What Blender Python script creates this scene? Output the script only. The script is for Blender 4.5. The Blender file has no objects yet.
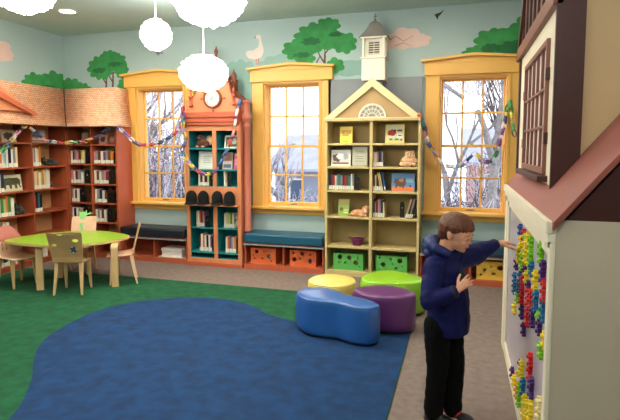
import bpy, bmesh, math, random
from mathutils import Vector, Matrix, noise
from mathutils.geometry import tessellate_polygon
PI = math.pi
R = math.radians
scene = bpy.context.scene
COL = scene.collection
random.seed(11)

# ------------------------------------------------------------------ materials
def lin(c):
    return tuple((x / 12.92 if x <= .04045 else ((x + .055) / 1.055) ** 2.4) for x in c)

MATS = {}
def mat(name, rgb, rough=.6, var=.0, scale=20., bump=0., metal=0., coat=0., sheen=0., emit=0., stretch=None, spec=.5):
    if name in MATS: return MATS[name]
    m = bpy.data.materials.new(name); m.use_nodes = True
    nt = m.node_tree; b = nt.nodes['Principled BSDF']
    c = lin(rgb)
    b.inputs['Roughness'].default_value = rough
    b.inputs['Metallic'].default_value = metal
    b.inputs['Specular IOR Level'].default_value = spec
    if coat: b.inputs['Coat Weight'].default_value = coat
    if sheen: b.inputs['Sheen Weight'].default_value = sheen
    b.inputs['Base Color'].default_value = (*c, 1)
    if var or bump:
        tc = nt.nodes.new('ShaderNodeTexCoord'); mp = nt.nodes.new('ShaderNodeMapping')
        nt.links.new(tc.outputs['Object'], mp.inputs['Vector'])
        if stretch: mp.inputs['Scale'].default_value = stretch
        n = nt.nodes.new('ShaderNodeTexNoise'); n.inputs['Scale'].default_value = scale; n.inputs['Detail'].default_value = 4
        nt.links.new(mp.outputs['Vector'], n.inputs['Vector'])
        if var:
            mx = nt.nodes.new('ShaderNodeMix'); mx.data_type = 'RGBA'
            mx.inputs[6].default_value = (*[x * (1 - var) for x in c], 1)
            mx.inputs[7].default_value = (*[min(1, x * (1 + var)) for x in c], 1)
            rp = nt.nodes.new('ShaderNodeMapRange'); rp.inputs[1].default_value = .3; rp.inputs[2].default_value = .7
            nt.links.new(n.outputs['Fac'], rp.inputs[0]); nt.links.new(rp.outputs[0], mx.inputs[0])
            nt.links.new(mx.outputs[2], b.inputs['Base Color'])
        if bump:
            bp = nt.nodes.new('ShaderNodeBump'); bp.inputs['Strength'].default_value = bump; bp.inputs['Distance'].default_value = .01
            nt.links.new(n.outputs['Fac'], bp.inputs['Height']); nt.links.new(bp.outputs['Normal'], b.inputs['Normal'])
    if emit:
        b.inputs['Emission Color'].default_value = (*c, 1); b.inputs['Emission Strength'].default_value = emit
    MATS[name] = m
    return m

def hexm(rgb, rough=.55):
    return mat('plain_%02x%02x%02x_%d' % (*[int(x * 255) for x in rgb], int(rough * 100)), rgb, rough)

# ------------------------------------------------------------------ mesh builder
class MB:
    def __init__(s): s.v = []; s.f = []; s.m = []; s.s = []
    def add(s, vs, fs, m=0, smooth=False):
        o = len(s.v); s.v += [tuple(v) for v in vs]
        for f in fs: s.f.append(tuple(i + o for i in f)); s.m.append(m); s.s.append(smooth)
        return s
    def box(s, x0, x1, y0, y1, z0, z1, m=0):
        vs = [(x, y, z) for z in (z0, z1) for y in (y0, y1) for x in (x0, x1)]
        return s.add(vs, [(0, 2, 3, 1), (4, 5, 7, 6), (0, 1, 5, 4), (2, 6, 7, 3), (0, 4, 6, 2), (1, 3, 7, 5)], m)
    def xbox(s, M, sx, sy, sz, m=0):
        vs = [M @ Vector((x * sx / 2, y * sy / 2, z * sz / 2)) for z in (-1, 1) for y in (-1, 1) for x in (-1, 1)]
        return s.add(vs, [(0, 2, 3, 1), (4, 5, 7, 6), (0, 1, 5, 4), (2, 6, 7, 3), (0, 4, 6, 2), (1, 3, 7, 5)], m)
    def plate(s, outer, holes, plane, c0, c1, m=0, smooth=False):
        """flat board with holes; outline in two coordinates, thickness c0..c1 along the third"""
        def P(a, b, c):
            return {'xz': (a, c, b), 'xy': (a, b, c), 'yz': (c, a, b)}[plane]
        rings = [outer] + list(holes)
        allp = [p for r in rings for p in r]
        tris = tessellate_polygon([[Vector((a, b, 0)) for a, b in r] for r in rings])
        n = len(allp)
        vs = [P(a, b, c0) for a, b in allp] + [P(a, b, c1) for a, b in allp]
        fs = [tuple(t) for t in tris] + [tuple(i + n for i in reversed(t)) for t in tris]
        o = 0
        for r in rings:
            k = len(r)
            for i in range(k):
                a, b = o + i, o + (i + 1) % k
                fs.append((a, b, b + n, a + n))
            o += k
        return s.add(vs, fs, m, smooth)
    def tube(s, pts, rad, n=8, m=0, smooth=True, closed=False):
        pts = [Vector(p) for p in pts]; k = len(pts)
        if not hasattr(rad, '__len__'): rad = [rad] * k
        vs = []; ref = None
        for i, p in enumerate(pts):
            a = pts[max(i - 1, 0)]; b = pts[min(i + 1, k - 1)]
            if closed: a = pts[i - 1]; b = pts[(i + 1) % k]
            t = (b - a).normalized()
            if ref is None: ref = Vector((0, 0, 1)) if abs(t.z) < .9 else Vector((1, 0, 0))
            u = t.cross(ref).normalized(); w = t.cross(u).normalized(); ref = -w if False else ref
            for j in range(n):
                an = 2 * PI * j / n
                vs.append(p + (u * math.cos(an) + w * math.sin(an)) * rad[i])
        fs = []
        for i in range(k if closed else k - 1):
            i2 = (i + 1) % k
            for j in range(n):
                fs.append((i * n + j, i * n + (j + 1) % n, i2 * n + (j + 1) % n, i2 * n + j))
        if not closed:
            fs.append(tuple(range(n))); fs.append(tuple((k - 1) * n + j for j in reversed(range(n))))
        return s.add(vs, fs, m, smooth)
    def lathe(s, prof, cx, cy, n=24, m=0, smooth=True):
        vs = []; fs = []
        for r, z in prof:
            for j in range(n):
                a = 2 * PI * j / n; vs.append((cx + r * math.cos(a), cy + r * math.sin(a), z))
        for i in range(len(prof) - 1):
            for j in range(n):
                fs.append((i * n + j, i * n + (j + 1) % n, (i + 1) * n + (j + 1) % n, (i + 1) * n + j))
        fs.append(tuple(reversed(range(n)))); fs.append(tuple((len(prof) - 1) * n + j for j in range(n)))
        return s.add(vs, fs, m, smooth)
    def ell(s, c, r, n=16, k=10, m=0, M=None, f=None):
        vs = []; fs = []
        c = Vector(c)
        for i in range(k + 1):
            th = PI * i / k
            for j in range(n):
                ph = 2 * PI * j / n
                d = Vector((math.sin(th) * math.cos(ph), math.sin(th) * math.sin(ph), math.cos(th)))
                q = Vector((d.x * r[0], d.y * r[1], d.z * r[2]))
                if f: q = q * f(d)
                if M is not None: q = M @ q
                vs.append(c + q)
        for i in range(k):
            for j in range(n):
                fs.append((i * n + j, (i + 1) * n + j, (i + 1) * n + (j + 1) % n, i * n + (j + 1) % n))
        return s.add(vs, fs, m, True)
    def cone(s, p0, p1, r0, r1, n=14, m=0):
        """tapered capsule"""
        p0 = Vector(p0); p1 = Vector(p1); t = (p1 - p0)
        L = t.length; t = t.normalized()
        pts = []; rad = []
        for a in (-.98, -.8, -.5, 0): pts.append(p0 + t * r0 * a); rad.append(r0 * math.sqrt(1 - a * a))
        for a in (.5, ): pts.append(p0 + t * L * a); rad.append((r0 + r1) / 2)
        for a in (0, .5, .8, .98): pts.append(p1 + t * r1 * a); rad.append(r1 * math.sqrt(1 - a * a))
        return s.tube(pts, rad, n, m)
    def move(s, M):
        s.v = [tuple(M @ Vector(v)) for v in s.v]; return s
    def build(s, name, mats, parent=None, bevel=0., world=True, seg=2):
        me = bpy.data.meshes.new(name)
        off = Vector((0, 0, 0))
        if parent is not None and world: off = wloc(parent)
        me.from_pydata([tuple(Vector(v) - off) for v in s.v], [], s.f)
        if not isinstance(mats, (list, tuple)): mats = [mats]
        for m in mats: me.materials.append(m)
        me.polygons.foreach_set('material_index', s.m)
        me.polygons.foreach_set('use_smooth', s.s)
        bm = bmesh.new(); bm.from_mesh(me); bmesh.ops.recalc_face_normals(bm, faces=bm.faces); bm.to_mesh(me); bm.free()
        me.update()
        o = bpy.data.objects.new(name, me); COL.objects.link(o)
        if parent is not None: o.parent = parent
        if bevel:
            md = o.modifiers.new('bevel', 'BEVEL'); md.width = bevel; md.segments = seg; md.limit_method = 'ANGLE'; md.angle_limit = R(40)
        return o

def wloc(o):
    l = Vector(o.location)
    while o.parent is not None: o = o.parent; l += Vector(o.location)
    return l
def tag(o, label, cat, group=None):
    o['label'] = label; o['category'] = cat
    if group: o['group'] = group
    return o
def struct(o): o['kind'] = 'structure'; return o
def root(name, loc=(0, 0, 0), rz=0., label=None, cat=None, group=None):
    o = bpy.data.objects.new(name, None); COL.objects.link(o); o.empty_display_size = .1
    o.location = loc; o.rotation_euler = (0, 0, rz)
    if label: tag(o, label, cat, group)
    return o
def circ(cx, cy, r, n=18, ry=None):
    ry = r if ry is None else ry
    return [(cx + r * math.cos(2 * PI * i / n), cy + ry * math.sin(2 * PI * i / n)) for i in range(n)]
def copy_tree(o, parent=None):
    c = o.copy(); COL.objects.link(c)
    if parent is not None: c.parent = parent
    for ch in o.children: copy_tree(ch, c)
    return c
def spline(pts, per=6, closed=True):
    out = []; n = len(pts)
    rng = range(n) if closed else range(n - 1)
    for i in rng:
        g = lambda k: Vector(pts[k % n]) if closed else Vector(pts[max(0, min(n - 1, k))])
        p0, p1, p2, p3 = g(i - 1), g(i), g(i + 1), g(i + 2)
        for j in range(per):
            t = j / per
            out.append(.5 * ((2 * p1) + (p2 - p0) * t + (2 * p0 - 5 * p1 + 4 * p2 - p3) * t * t + (3 * p1 - p0 - 3 * p2 + p3) * t ** 3))
    if not closed: out.append(Vector(pts[-1]))
    return out
def soften(mb, name, mats, parent, voxel, it=4, fac=.5, world=True, disp=None):
    """fuse overlapping closed shapes into one continuous surface"""
    o = mb.build(name, mats, parent, world=world)
    r = o.modifiers.new('r', 'REMESH'); r.mode = 'VOXEL'; r.voxel_size = voxel; r.use_smooth_shade = True
    s = o.modifiers.new('s', 'SMOOTH'); s.iterations = it; s.factor = fac
    dg = bpy.context.evaluated_depsgraph_get(); dg.update()
    me = bpy.data.meshes.new_from_object(o.evaluated_get(dg))
    o.modifiers.clear(); o.data = me
    if disp:
        for v in me.vertices: v.co += v.normal * disp(v.co)
    for p in me.polygons: p.use_smooth = True
    return o

# ------------------------------------------------------------------ palette
M_wall = mat('painted_wall_blue', (.66, .745, .74), .8, .05, 1.2)
M_ceil = mat('ceiling_paint', (.69, .78, .76), .9, .04, 2)
M_carpet = mat('grey_brown_carpet', (.50, .44, .41), .95, .16, 18, .5)
M_green = mat('green_carpet', (.02, .32, .19), .95, .3, 10, .6)
M_blue = mat('blue_carpet', (.0, .20, .38), .95, .3, 9, .6)
M_yel = mat('yellow_painted_trim', (.91, .71, .36), .45, .03, 6)
M_orange = mat('orange_painted_wood', (.83, .53, .36), .5, .05, 6)
M_orange2 = mat('deep_orange_paint', (.74, .37, .25), .5, .05, 6)
M_red = mat('red_stained_shelf_wood', (.64, .31, .19), .45, .14, 9, stretch=(1, 1, .2))
M_backp = mat('maple_back_panel', (.82, .64, .44), .5, .08, 6, stretch=(1, 1, .3))
M_teal = mat('teal_paint', (.10, .54, .56), .5, .05, 6)
M_pink = mat('rose_brown_column_paint', (.74, .43, .34), .5, .05, 6)
M_cream = mat('cream_shelf_paint', (.80, .72, .50), .5, .04, 6)
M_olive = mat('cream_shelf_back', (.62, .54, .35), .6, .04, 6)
M_tan = mat('tan_gable_paint', (.72, .60, .42), .6, .04, 6)
M_slate = mat('slate_grey_paint', (.53, .55, .57), .7, .05, 5)
M_white = mat('white_gloss_paint', (.90, .88, .82), .4)
M_ply = mat('birch_plywood', (.86, .70, .50), .4, .10, 5, stretch=(1, 8, 1), coat=.2)
M_plypink = mat('birch_plywood_pale', (.92, .76, .62), .4, .08, 5, stretch=(1, 8, 1), coat=.2)
M_plydark = mat('birch_plywood_back', (.70, .54, .36), .4, .10, 5, stretch=(1, 8, 1), coat=.2)
M_lime = mat('lime_laminate', (.60, .76, .20), .35, .03, 5, coat=.2)
M_brown = mat('dark_brown_trim', (.25, .085, .06), .5, .08, 5)
M_beige = mat('beige_playhouse_wall', (.74, .69, .61), .7, .04, 3)
M_beige2 = mat('tan_playhouse_wall', (.80, .69, .53), .7, .04, 3)
M_dark = mat('black_plastic', (.03, .03, .035), .45)
M_felt = mat('black_felt', (.025, .022, .024), .95, bump=.5, scale=120, var=.2)
M_lamp = mat('lamp_shade_glow', (1., .97, .93), .7, emit=17)
M_lamp2 = mat('recessed_and_fill_glow', (1., .96, .88), .7, emit=13)  # shared by the visible corner light and the added unseen fill fixtures
M_fill = mat('added_fill_glow_warm', (1., .95, .86), .7, emit=115)  # strong glow for the added fill row above the frame
M_cord = mat('white_cord', (.92, .93, .90), .5)

def shingle_mat():
    m = bpy.data.materials.new('wood_shingles'); m.use_nodes = True; nt = m.node_tree; b = nt.nodes['Principled BSDF']
    tc = nt.nodes.new('ShaderNodeTexCoord'); sx = nt.nodes.new('ShaderNodeSeparateXYZ'); nt.links.new(tc.outputs['Object'], sx.inputs[0])
    ad = nt.nodes.new('ShaderNodeMath'); ad.operation = 'ADD'; nt.links.new(sx.outputs[0], ad.inputs[0]); nt.links.new(sx.outputs[1], ad.inputs[1])
    cb = nt.nodes.new('ShaderNodeCombineXYZ'); nt.links.new(ad.outputs[0], cb.inputs[0]); nt.links.new(sx.outputs[2], cb.inputs[1])
    br = nt.nodes.new('ShaderNodeTexBrick'); nt.links.new(cb.outputs[0], br.inputs['Vector'])
    br.inputs['Color1'].default_value = (*lin((.96, .77, .62)), 1); br.inputs['Color2'].default_value = (*lin((.86, .63, .49)), 1)
    br.inputs['Mortar'].default_value = (*lin((.72, .50, .39)), 1)
    br.inputs['Scale'].default_value = 1; br.inputs['Brick Width'].default_value = .036; br.inputs['Row Height'].default_value = .026
    br.inputs['Mortar Size'].default_value = .0025; br.inputs['Bias'].default_value = -.2
    nt.links.new(br.outputs['Color'], b.inputs['Base Color']); b.inputs['Roughness'].default_value = .8
    bp = nt.nodes.new('ShaderNodeBump'); bp.inputs['Strength'].default_value = .5; bp.invert = True
    nt.links.new(br.outputs['Fac'], bp.inputs['Height']); nt.links.new(bp.outputs['Normal'], b.inputs['Normal'])
    return m
M_shingle = shingle_mat()
def glass_mat():
    m = bpy.data.materials.new('window_glass'); m.use_nodes = True; nt = m.node_tree
    nt.nodes.remove(nt.nodes['Principled BSDF']); out = nt.nodes['Material Output']
    t = nt.nodes.new('ShaderNodeBsdfTransparent'); g = nt.nodes.new('ShaderNodeBsdfGlossy'); g.inputs['Roughness'].default_value = .02
    mx = nt.nodes.new('ShaderNodeMixShader'); mx.inputs[0].default_value = .05
    nt.links.new(t.outputs[0], mx.inputs[1]); nt.links.new(g.outputs[0], mx.inputs[2]); nt.links.new(mx.outputs[0], out.inputs[0])
    return m
M_glass = glass_mat()

# ------------------------------------------------------------------ room shell
YW = 6.3; ZC = 3.237; XL = -5.79
Q = .969
XR = 2.7; YB = -2.6
def zw(z): return .048 + Q * z
struct(MB().box(XL, XR, YB, YW, -.1, 0).build('floor', M_carpet))
struct(MB().box(XL - .1, XR + .1, YB - .1, YW + .3, ZC, ZC + .1).build('ceiling', M_ceil))
WX = [(-4.11, 1), (-2.15, 2), (.107, 3)]
wb = MB()
xs = XL
for cx, n in WX:
    wb.box(xs, cx - .405, YW, YW + .25, 0, ZC); xs = cx + .405
    wb.box(cx - .405, cx + .405, YW, YW + .25, 0, .785); wb.box(cx - .405, cx + .405, YW, YW + .25, 2.42, ZC)
wb.box(xs, XR, YW, YW + .25, 0, ZC)
wall_back = struct(wb.build('wall_back', M_wall))
wall_left = struct(MB().box(XL - .2, XL, YB, YW, 0, ZC).build('wall_left', M_wall))
struct(MB().box(XR, XR + .2, YB, YW, 0, ZC).build('wall_right', M_wall))
struct(MB().box(XL, XR, YB - .2, YB, 0, ZC).build('wall_front', M_wall))
struct(MB().box(XL, XL + .02, YB, 3.3, 0, .11).build('baseboard_left', M_red, bevel=.004))
struct(MB().box(1.02, XR, YW - .02, YW, 0, .11).build('baseboard_back', M_red, bevel=.004))

# windows
def window(n, cx):
    w = struct(root('window_%d' % n, (cx, YW, .70)))
    c0 = cx; cx = 0
    def fit(mb): mb.v = [(c0 + v[0] * Q, v[1], zw(v[2])) for v in mb.v]; return mb
    c = MB()
    for s in (-1, 1):
        a, b = sorted((cx + s * .40, cx + s * .56)); c.box(a, b, YW - .05, YW, .76, 2.47)
        a, b = sorted((cx + s * .375, cx + s * .42)); c.box(a, b, YW - .02, YW + .18, .76, 2.45)
        a, b = sorted((cx + s * .395, cx + s * .425)); c.box(a, b, YW - .062, YW, .76, 2.47)
    c.box(cx - .42, cx + .42, YW - .02, YW + .18, 2.42, 2.47); c.box(cx - .40, cx + .40, YW - .05, YW, 2.43, 2.47)
    fit(c).build('window_casing', M_yel, w, .004)
    h = MB(); h.box(cx - .58, cx + .58, YW - .07, YW, 2.46, 2.60)
    h.plate([(cx - .58, 2.60), (cx + .58, 2.60), (cx + .58, 2.62), (cx, 2.67), (cx - .58, 2.62)], [], 'xz', YW - .07, YW)
    h.plate([(cx - .615, 2.615), (cx, 2.665), (cx + .615, 2.615), (cx + .615, 2.645), (cx, 2.70), (cx - .615, 2.645)], [], 'xz', YW - .12, YW)
    h.box(cx - .57, cx + .57, YW - .085, YW, 2.455, 2.47)
    fit(h).build('window_header', M_yel, w, .004)
    s = MB(); s.box(cx - .60, cx + .60, YW - .11, YW + .05, .735, .77); s.box(cx - .57, cx + .57, YW - .03, YW, .66, .735)
    s.box(cx - .42, cx + .42, YW, YW + .25, .74, .775)
    fit(s).build('window_sill', M_yel, w, .004)
    for (z0, z1, y) in ((.775, 1.61, YW + .07), (1.575, 2.43, YW + .11)):
        f = MB()
        for sx in (-1, 1):
            a, b = sorted((cx + sx * .355, cx + sx * .395)); f.box(a, b, y, y + .035, z0, z1)
        f.box(cx - .36, cx + .36, y, y + .035, z0, z0 + (.045 if z0 < 1 else .035)); f.box(cx - .36, cx + .36, y, y + .035, z1 - .035, z1)
        zm = (z0 + z1) / 2
        f.box(cx - .36, cx + .36, y + .005, y + .03, zm - .011, zm + .011)
        for q in (-.12, .12): f.box(cx + q - .011, cx + q + .011, y + .005, y + .03, z0, z1)
        sa = fit(f).build('window_sash', M_yel, w, .003)
        fit(MB().box(cx - .36, cx + .36, y + .015, y + .018, z0 + .01, z1 - .01)).build('window_pane', M_glass, sa)
        if z0 < 1:
            for dx, L in ((0, 'sash_lift'),):
                fit(MB().box(cx - .05, cx + .05, y - .015, y, z0 + .012, z0 + .028)).build(L, mat('pewter', (.6, .58, .52), .4, metal=.6), sa, .003)
            fit(MB().box(cx - .02, cx + .02, y - .004, y + .03, z1, z1 + .02)).build('sash_lock', mat('pewter', (.6, .58, .52), .4, metal=.6), sa, .003)
for cx, n in WX: window(n, cx)

# ------------------------------------------------------------------ mural painted on the walls
G1 = mat('mural_green', (.22, .56, .30), .8, .18, 9); G2 = mat('mural_green_dark', (.14, .42, .24), .8, .15, 9)
GB = mat('mural_hill_blue_green', (.54, .68, .65), .8, .05, 5); BR = mat('mural_bark', (.42, .27, .24), .8, .1, 20)
PC = mat('mural_pink_cloud', (.88, .76, .72), .8, .05, 5); PC2 = mat('mural_cloud_line', (.70, .56, .55), .8)
GW = mat('mural_goose_white', (.88, .83, .80), .8); GO = mat('mural_goose_bill', (.80, .42, .36), .8)
def blob(cx, cz, rx, rz, lobes=9, amp=.13, seed=0, n=72):
    rnd = random.Random(seed); ph = rnd.random() * 6; ph2 = rnd.random() * 6; out = []
    for i in range(n):
        t = 2 * PI * i / n
        k = 1 - amp + amp * abs(math.sin(lobes * t / 2 + ph)) * 1.5 + .05 * math.sin(3 * t + ph2)
        out.append((cx + rx * k * math.cos(t), cz + rz * k * math.sin(t)))
    return out
def mural(name, shapes, wall=None, plane='xz', label=None):
    wall = wall or wall_back; mb = MB(); ms = []
    for i, (pts, m) in enumerate(shapes):
        pts = [(a * Q, zw(c)) for a, c in pts]
        if m not in ms: ms.append(m)
        if plane == 'xz': mb.plate(pts, [], 'xz', YW - .0008 - .0005 * i, YW + .001, ms.index(m))
        else: mb.plate(pts, [], 'yz', XL + .0008 + .0005 * i, XL - .001, ms.index(m))
    o = mb.build(name, ms, wall)
    if label: o['label'] = label
    return o
def stroke(pts, w):
    L = []; Rr = []
    for i, p in enumerate(pts):
        a = Vector(pts[max(i - 1, 0)]); b = Vector(pts[min(i + 1, len(pts) - 1)]); t = (b - a).normalized(); nn = Vector((-t.y, t.x))
        ww = w * (1 - .6 * i / (len(pts) - 1)); L.append(tuple(Vector(p) + nn * ww)); Rr.append(tuple(Vector(p) - nn * ww))
    return L + Rr[::-1]
trunk = lambda x, z, h, s=1: [(stroke([(x, z), (x + .02, z + h * .4), (x + s * .02, z + h * .7), (x + s * .12, z + h)], .018), BR), (stroke([(x + .02, z + h * .35), (x - s * .05, z + h * .65), (x - s * .1, z + h * .95)], .012), BR), (stroke([(x + s * .03, z + h * .55), (x + s * .01, z + h * 1.1)], .008), BR)]
mural('painted_hills', [(blob(-2.35, 2.65, .42, .17, 12, .1, 3), GB), (blob(-2.95, 2.45, .30, .34, 12, .1, 4), GB), (blob(-3.15, 2.62, .22, .12, 8, .1, 5), GB), (blob(-1.45, 2.6, .5, .1, 12, .1, 6), GB)], label='faint blue-green painted foliage')
mural('painted_tree', trunk(-1.78, 2.55, .36) + trunk(-1.92, 2.5, .3, -1) + [(blob(-1.86, 3.03, .30, .19, 11, .16, 1), G1), (blob(-2.1, 2.87, .24, .15, 9, .16, 2), G1), (blob(-1.5, 2.92, .17, .13, 8, .16, 5), G1), (blob(-1.72, 3.15, .16, .11, 8, .16, 7), G1), (blob(-2.02, 2.74, .13, .09, 6, .16, 8), G1), (blob(-1.62, 2.64, .12, .1, 6, .16, 9), G1), (blob(-1.95, 2.97, .13, .05, 7, .2, 11), G2), (blob(-1.62, 3.04, .09, .03, 7, .2, 12), G2), (blob(-2.08, 2.80, .12, .035, 7, .2, 13), G2)], label='large painted green tree above the middle window')
mural('painted_tree', trunk(-5.2, 2.42, .32) + trunk(-5.08, 2.42, .36, 1) + [(blob(-5.28, 2.78, .22, .18, 10, .16, 21), G1), (blob(-5.03, 2.86, .2, .13, 9, .16, 22), G1), (blob(-5.12, 2.94, .14, .09, 8, .16, 23), G1), (blob(-4.9, 2.72, .12, .12, 8, .16, 24), G1), (blob(-4.85, 2.5, .12, .12, 8, .16, 24), G1), (blob(-5.3, 2.74, .12, .04, 7, .2, 25), G2), (blob(-5.02, 2.82, .12, .035, 7, .2, 26), G2)], label='painted green tree left of the left window')
mural('painted_bush', [(blob(-5.85, 2.5, .22, .15, 9, .16, 31), G1), (blob(-5.63, 2.45, .16, .12, 8, .16, 32), G1)], label='painted green bush in the room corner')
mural('painted_bush', [(blob(6.32, 2.52, .3, .2, 9, .16, 33), G1), (blob(5.95, 2.5, .22, .15, 9, .16, 34), G1), (blob(6.2, 2.45, .16, .06, 9, .16, 35), G2)], wall_left, 'yz', 'painted green bush on the left wall')
mural('painted_bush', [(blob(.62, 2.8, .32, .22, 10, .16, 41), G1), (blob(.33, 2.83, .22, .16, 9, .16, 42), G1), (blob(.16, 2.72, .18, .08, 9, .16, 43), G1), (blob(.8, 2.98, .25, .2, 9, .16, 44), G1), (blob(.55, 2.75, .18, .08, 9, .16, 45), G2), (blob(.3, 2.76, .12, .05, 9, .16, 46), G2)], label='painted green bush above the right window')
mural('painted_cloud', [(blob(-.72, 2.93, .24, .13, 7, .14, 51), PC), (blob(-.95, 2.9, .16, .1, 6, .14, 52), PC), (blob(-.56, 2.9, .16, .08, 6, .14, 53), PC), (stroke([(-.95, 2.9), (-.84, 2.97), (-.74, 2.9), (-.62, 2.96)], .008), PC2), (stroke([(-.85, 2.85), (-.74, 2.88), (-.62, 2.83)], .006), PC2)], label='pink painted cloud beside the cupola')
mural('painted_cloud', [(blob(5.28, 2.88, .3, .16, 7, .14, 54), PC), (blob(5.48, 2.82, .12, .07, 6, .14, 55), PC)], wall_left, 'yz', 'pink painted cloud on the left wall')
mural('painted_goose', [([(-2.89, 2.86), (-2.86, 2.90), (-2.78, 2.90), (-2.70, 2.94), (-2.685, 3.0), (-2.695, 3.05), (-2.73, 3.06), (-2.735, 3.09), (-2.70, 3.11), (-2.665, 3.09), (-2.655, 3.03), (-2.635, 2.96), (-2.62, 2.87), (-2.66, 2.80), (-2.76, 2.77), (-2.85, 2.80)], GW), ([(-2.735, 3.09), (-2.77, 3.065), (-2.735, 3.06)], GO), (stroke([(-2.73, 2.78), (-2.735, 2.70)], .008), GO), (stroke([(-2.70, 2.78), (-2.70, 2.70)], .008), GO)], label='painted white goose standing over the middle window')
mural('painted_bird', [(blob(-4.33, 3.0, .05, .022, 3, .2, 61), mat('mural_bird_grey', (.5, .47, .47), .8)), ([(-4.34, 3.0), (-4.27, 2.9), (-4.24, 2.94), (-4.18, 2.92), (-4.25, 3.02)], mat('mural_bird_grey', (.5, .47, .47), .8))], label='small grey painted bird above the left window')
mural('painted_bird', [([(-.37, 3.2), (-.3, 3.22), (-.25, 3.25), (-.29, 3.20), (-.32, 3.17), (-.33, 3.13), (-.35, 3.17)], mat('mural_bird_dark', (.2, .17, .12), .8))], label='small dark painted bird near the ceiling')

# ------------------------------------------------------------------ carpet with a pond shape
rug = MB()
rug.box(-5.4, -.38, .6, 5.12, .001, .010, 0)
pond = [(-2.38, .7), (-2.30, 1.5), (-2.47, 2.17), (-2.73, 2.57), (-2.97, 2.83), (-3.19, 3.12), (-3.30, 3.45), (-3.32, 3.87), (-3.18, 4.22), (-2.87, 4.47), (-2.52, 4.60), (-2.22, 4.59), (-1.95, 4.49), (-1.72, 4.31), (-1.47, 4.21), (-1.2, 4.10), (-.85, 4.02), (-.6, 4.08), (-.385, 4.22), (-.385, 3.6), (-.385, 2.8), (-.385, 1.8), (-.385, .7)]
rug.plate([tuple(p) for p in spline(pond[:19], 5, False)] + pond[19:], [], 'xy', .009, .012, 1)
tag(rug.build('area_rug', [M_green, M_blue]), 'large green rug with a blue pond shape on the grey floor', 'rug')

# ------------------------------------------------------------------ shelving helper (local frame: x along, y into the wall, z up)
def shelving(r, xs, ys, zs, mats, top=None, th=.022, plinth=.06, hole_row=None):
    """xs upright positions, ys (front, back), zs per bay lists of shelf heights; local coordinates of root r"""
    ms, mb_, mi = mats
    y0, y1 = ys
    for x in xs:
        MB().box(x - th / 2, x + th / 2, y0, y1, 0, top).build('side_panel', ms, r, .002, world=False)
    for i in range(len(xs) - 1):
        for z in zs[i]:
            MB().box(xs[i] + th / 2, xs[i + 1] - th / 2, y0 + .006, y1, z - .022, z).build('shelf', mi, r, .002, world=False)
    MB().box(xs[0], xs[-1], y1, y1 + .015, 0, top).build('back_panel', mb_, r, world=False)
    MB().box(xs[0] - th / 2, xs[-1] + th / 2, y0 - .004, y1, top, top + .025).build('top_board', ms, r, .002, world=False)
    if plinth: MB().box(xs[0], xs[-1], y0 + .01, y0 + .03, 0, plinth).build('plinth', ms, r, .002, world=False)

class Frame:
    def __init__(s, ox, oy, rz): s.o = (ox, oy); s.rz = rz
    def __call__(s, x, y, z): 
        c, q = math.cos(s.rz), math.sin(s.rz); return (s.o[0] + c * x - q * y, s.o[1] + q * x + c * y, z)

# ------------------------------------------------------------------ books
BC = {'white': (.88, .86, .80), 'cream': (.86, .78, .62), 'navy': (.12, .15, .28), 'blue': (.20, .36, .62), 'red': (.68, .16, .14), 'green': (.25, .50, .25),
      'yellow': (.88, .72, .22), 'orange': (.86, .48, .18), 'pink': (.80, .50, .55), 'black': (.07, .07, .08), 'grey': (.55, .55, .54), 'teal': (.15, .48, .50), 'brown': (.42, .26, .18), 'purple': (.42, .25, .50), 'pale green': (.66, .78, .52), 'pale blue': (.62, .74, .84), 'maroon': (.42, .12, .16)}
M_page = mat('book_pages', (.88, .85, .76), .8); M_label = mat('white_spine_label', (.90, .90, .84), .6)
def book(F, x, y, z, w, h, d, col, label, group, lean=0., lab=True):
    """spine faces local -y; x is the left edge; lean tilts the top toward +x"""
    o = MB(); m = hexm(BC[col], .5)
    o.box(0, w, 0, .003, 0, h); o.box(0, .0025, 0, d, 0, h); o.box(w - .0025, w, 0, d, 0, h)
    b = o.build('book', m)
    b.location = F(x, y, z); b.rotation_euler = (0, lean, F.rz)
    tag(b, label, 'book', group)
    MB().box(.0025, w - .0025, .003, d - .004, .004, h - .004).build('pages', M_page, b, world=False)
    if lab: MB().box(.001, w - .001, -.0012, 0, .006, .006 + min(.05, h * .26)).build('spine_label', M_label, b, world=False)
    return b
ORD = ['first', 'second', 'third', 'fourth', 'fifth', 'sixth', 'seventh', 'eighth', 'ninth', 'tenth', 'eleventh', 'twelfth', 'thirteenth', 'fourteenth', 'fifteenth', 'sixteenth']
def books(F, x0, x1, y, z, cols, where, group, h=.2, hv=.03, d=.16, seed=1, lean=None):
    rnd = random.Random(seed); n = len(cols); ws = [rnd.uniform(.8, 1.25) for _ in cols]
    k = (x1 - x0) / sum(ws); x = x0
    for i, c in enumerate(cols):
        w = ws[i] * k; hh = h + rnd.uniform(-hv, hv * .4); le = 0
        if lean: le = lean
        book(F, x + .0006, y + rnd.uniform(0, .008), z + (abs(math.sin(le)) * 0), w - .0012, hh, d, c, '%s book, %s from the left %s' % (c, ORD[i], where), group, le)
        x += w
def bookend(F, x, y, z, h, label, group='black bookends', w=.07, d=.1):
    o = MB()
    o.plate([(y, z), (y + d, z), (y + d, z + h * .8), (y + d * .75, z + h), (y + d * .25, z + h), (y, z + h * .8)], [circ(y + d * .5, z + h * .55, d * .2, 12)], 'yz', x, x + .004)
    o.box(x, x + w, y, y + d, z, z + .003)
    o.v = [F(*v) for v in o.v]
    return tag(o.build('bookend', M_dark), label, 'bookend', group)
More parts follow.
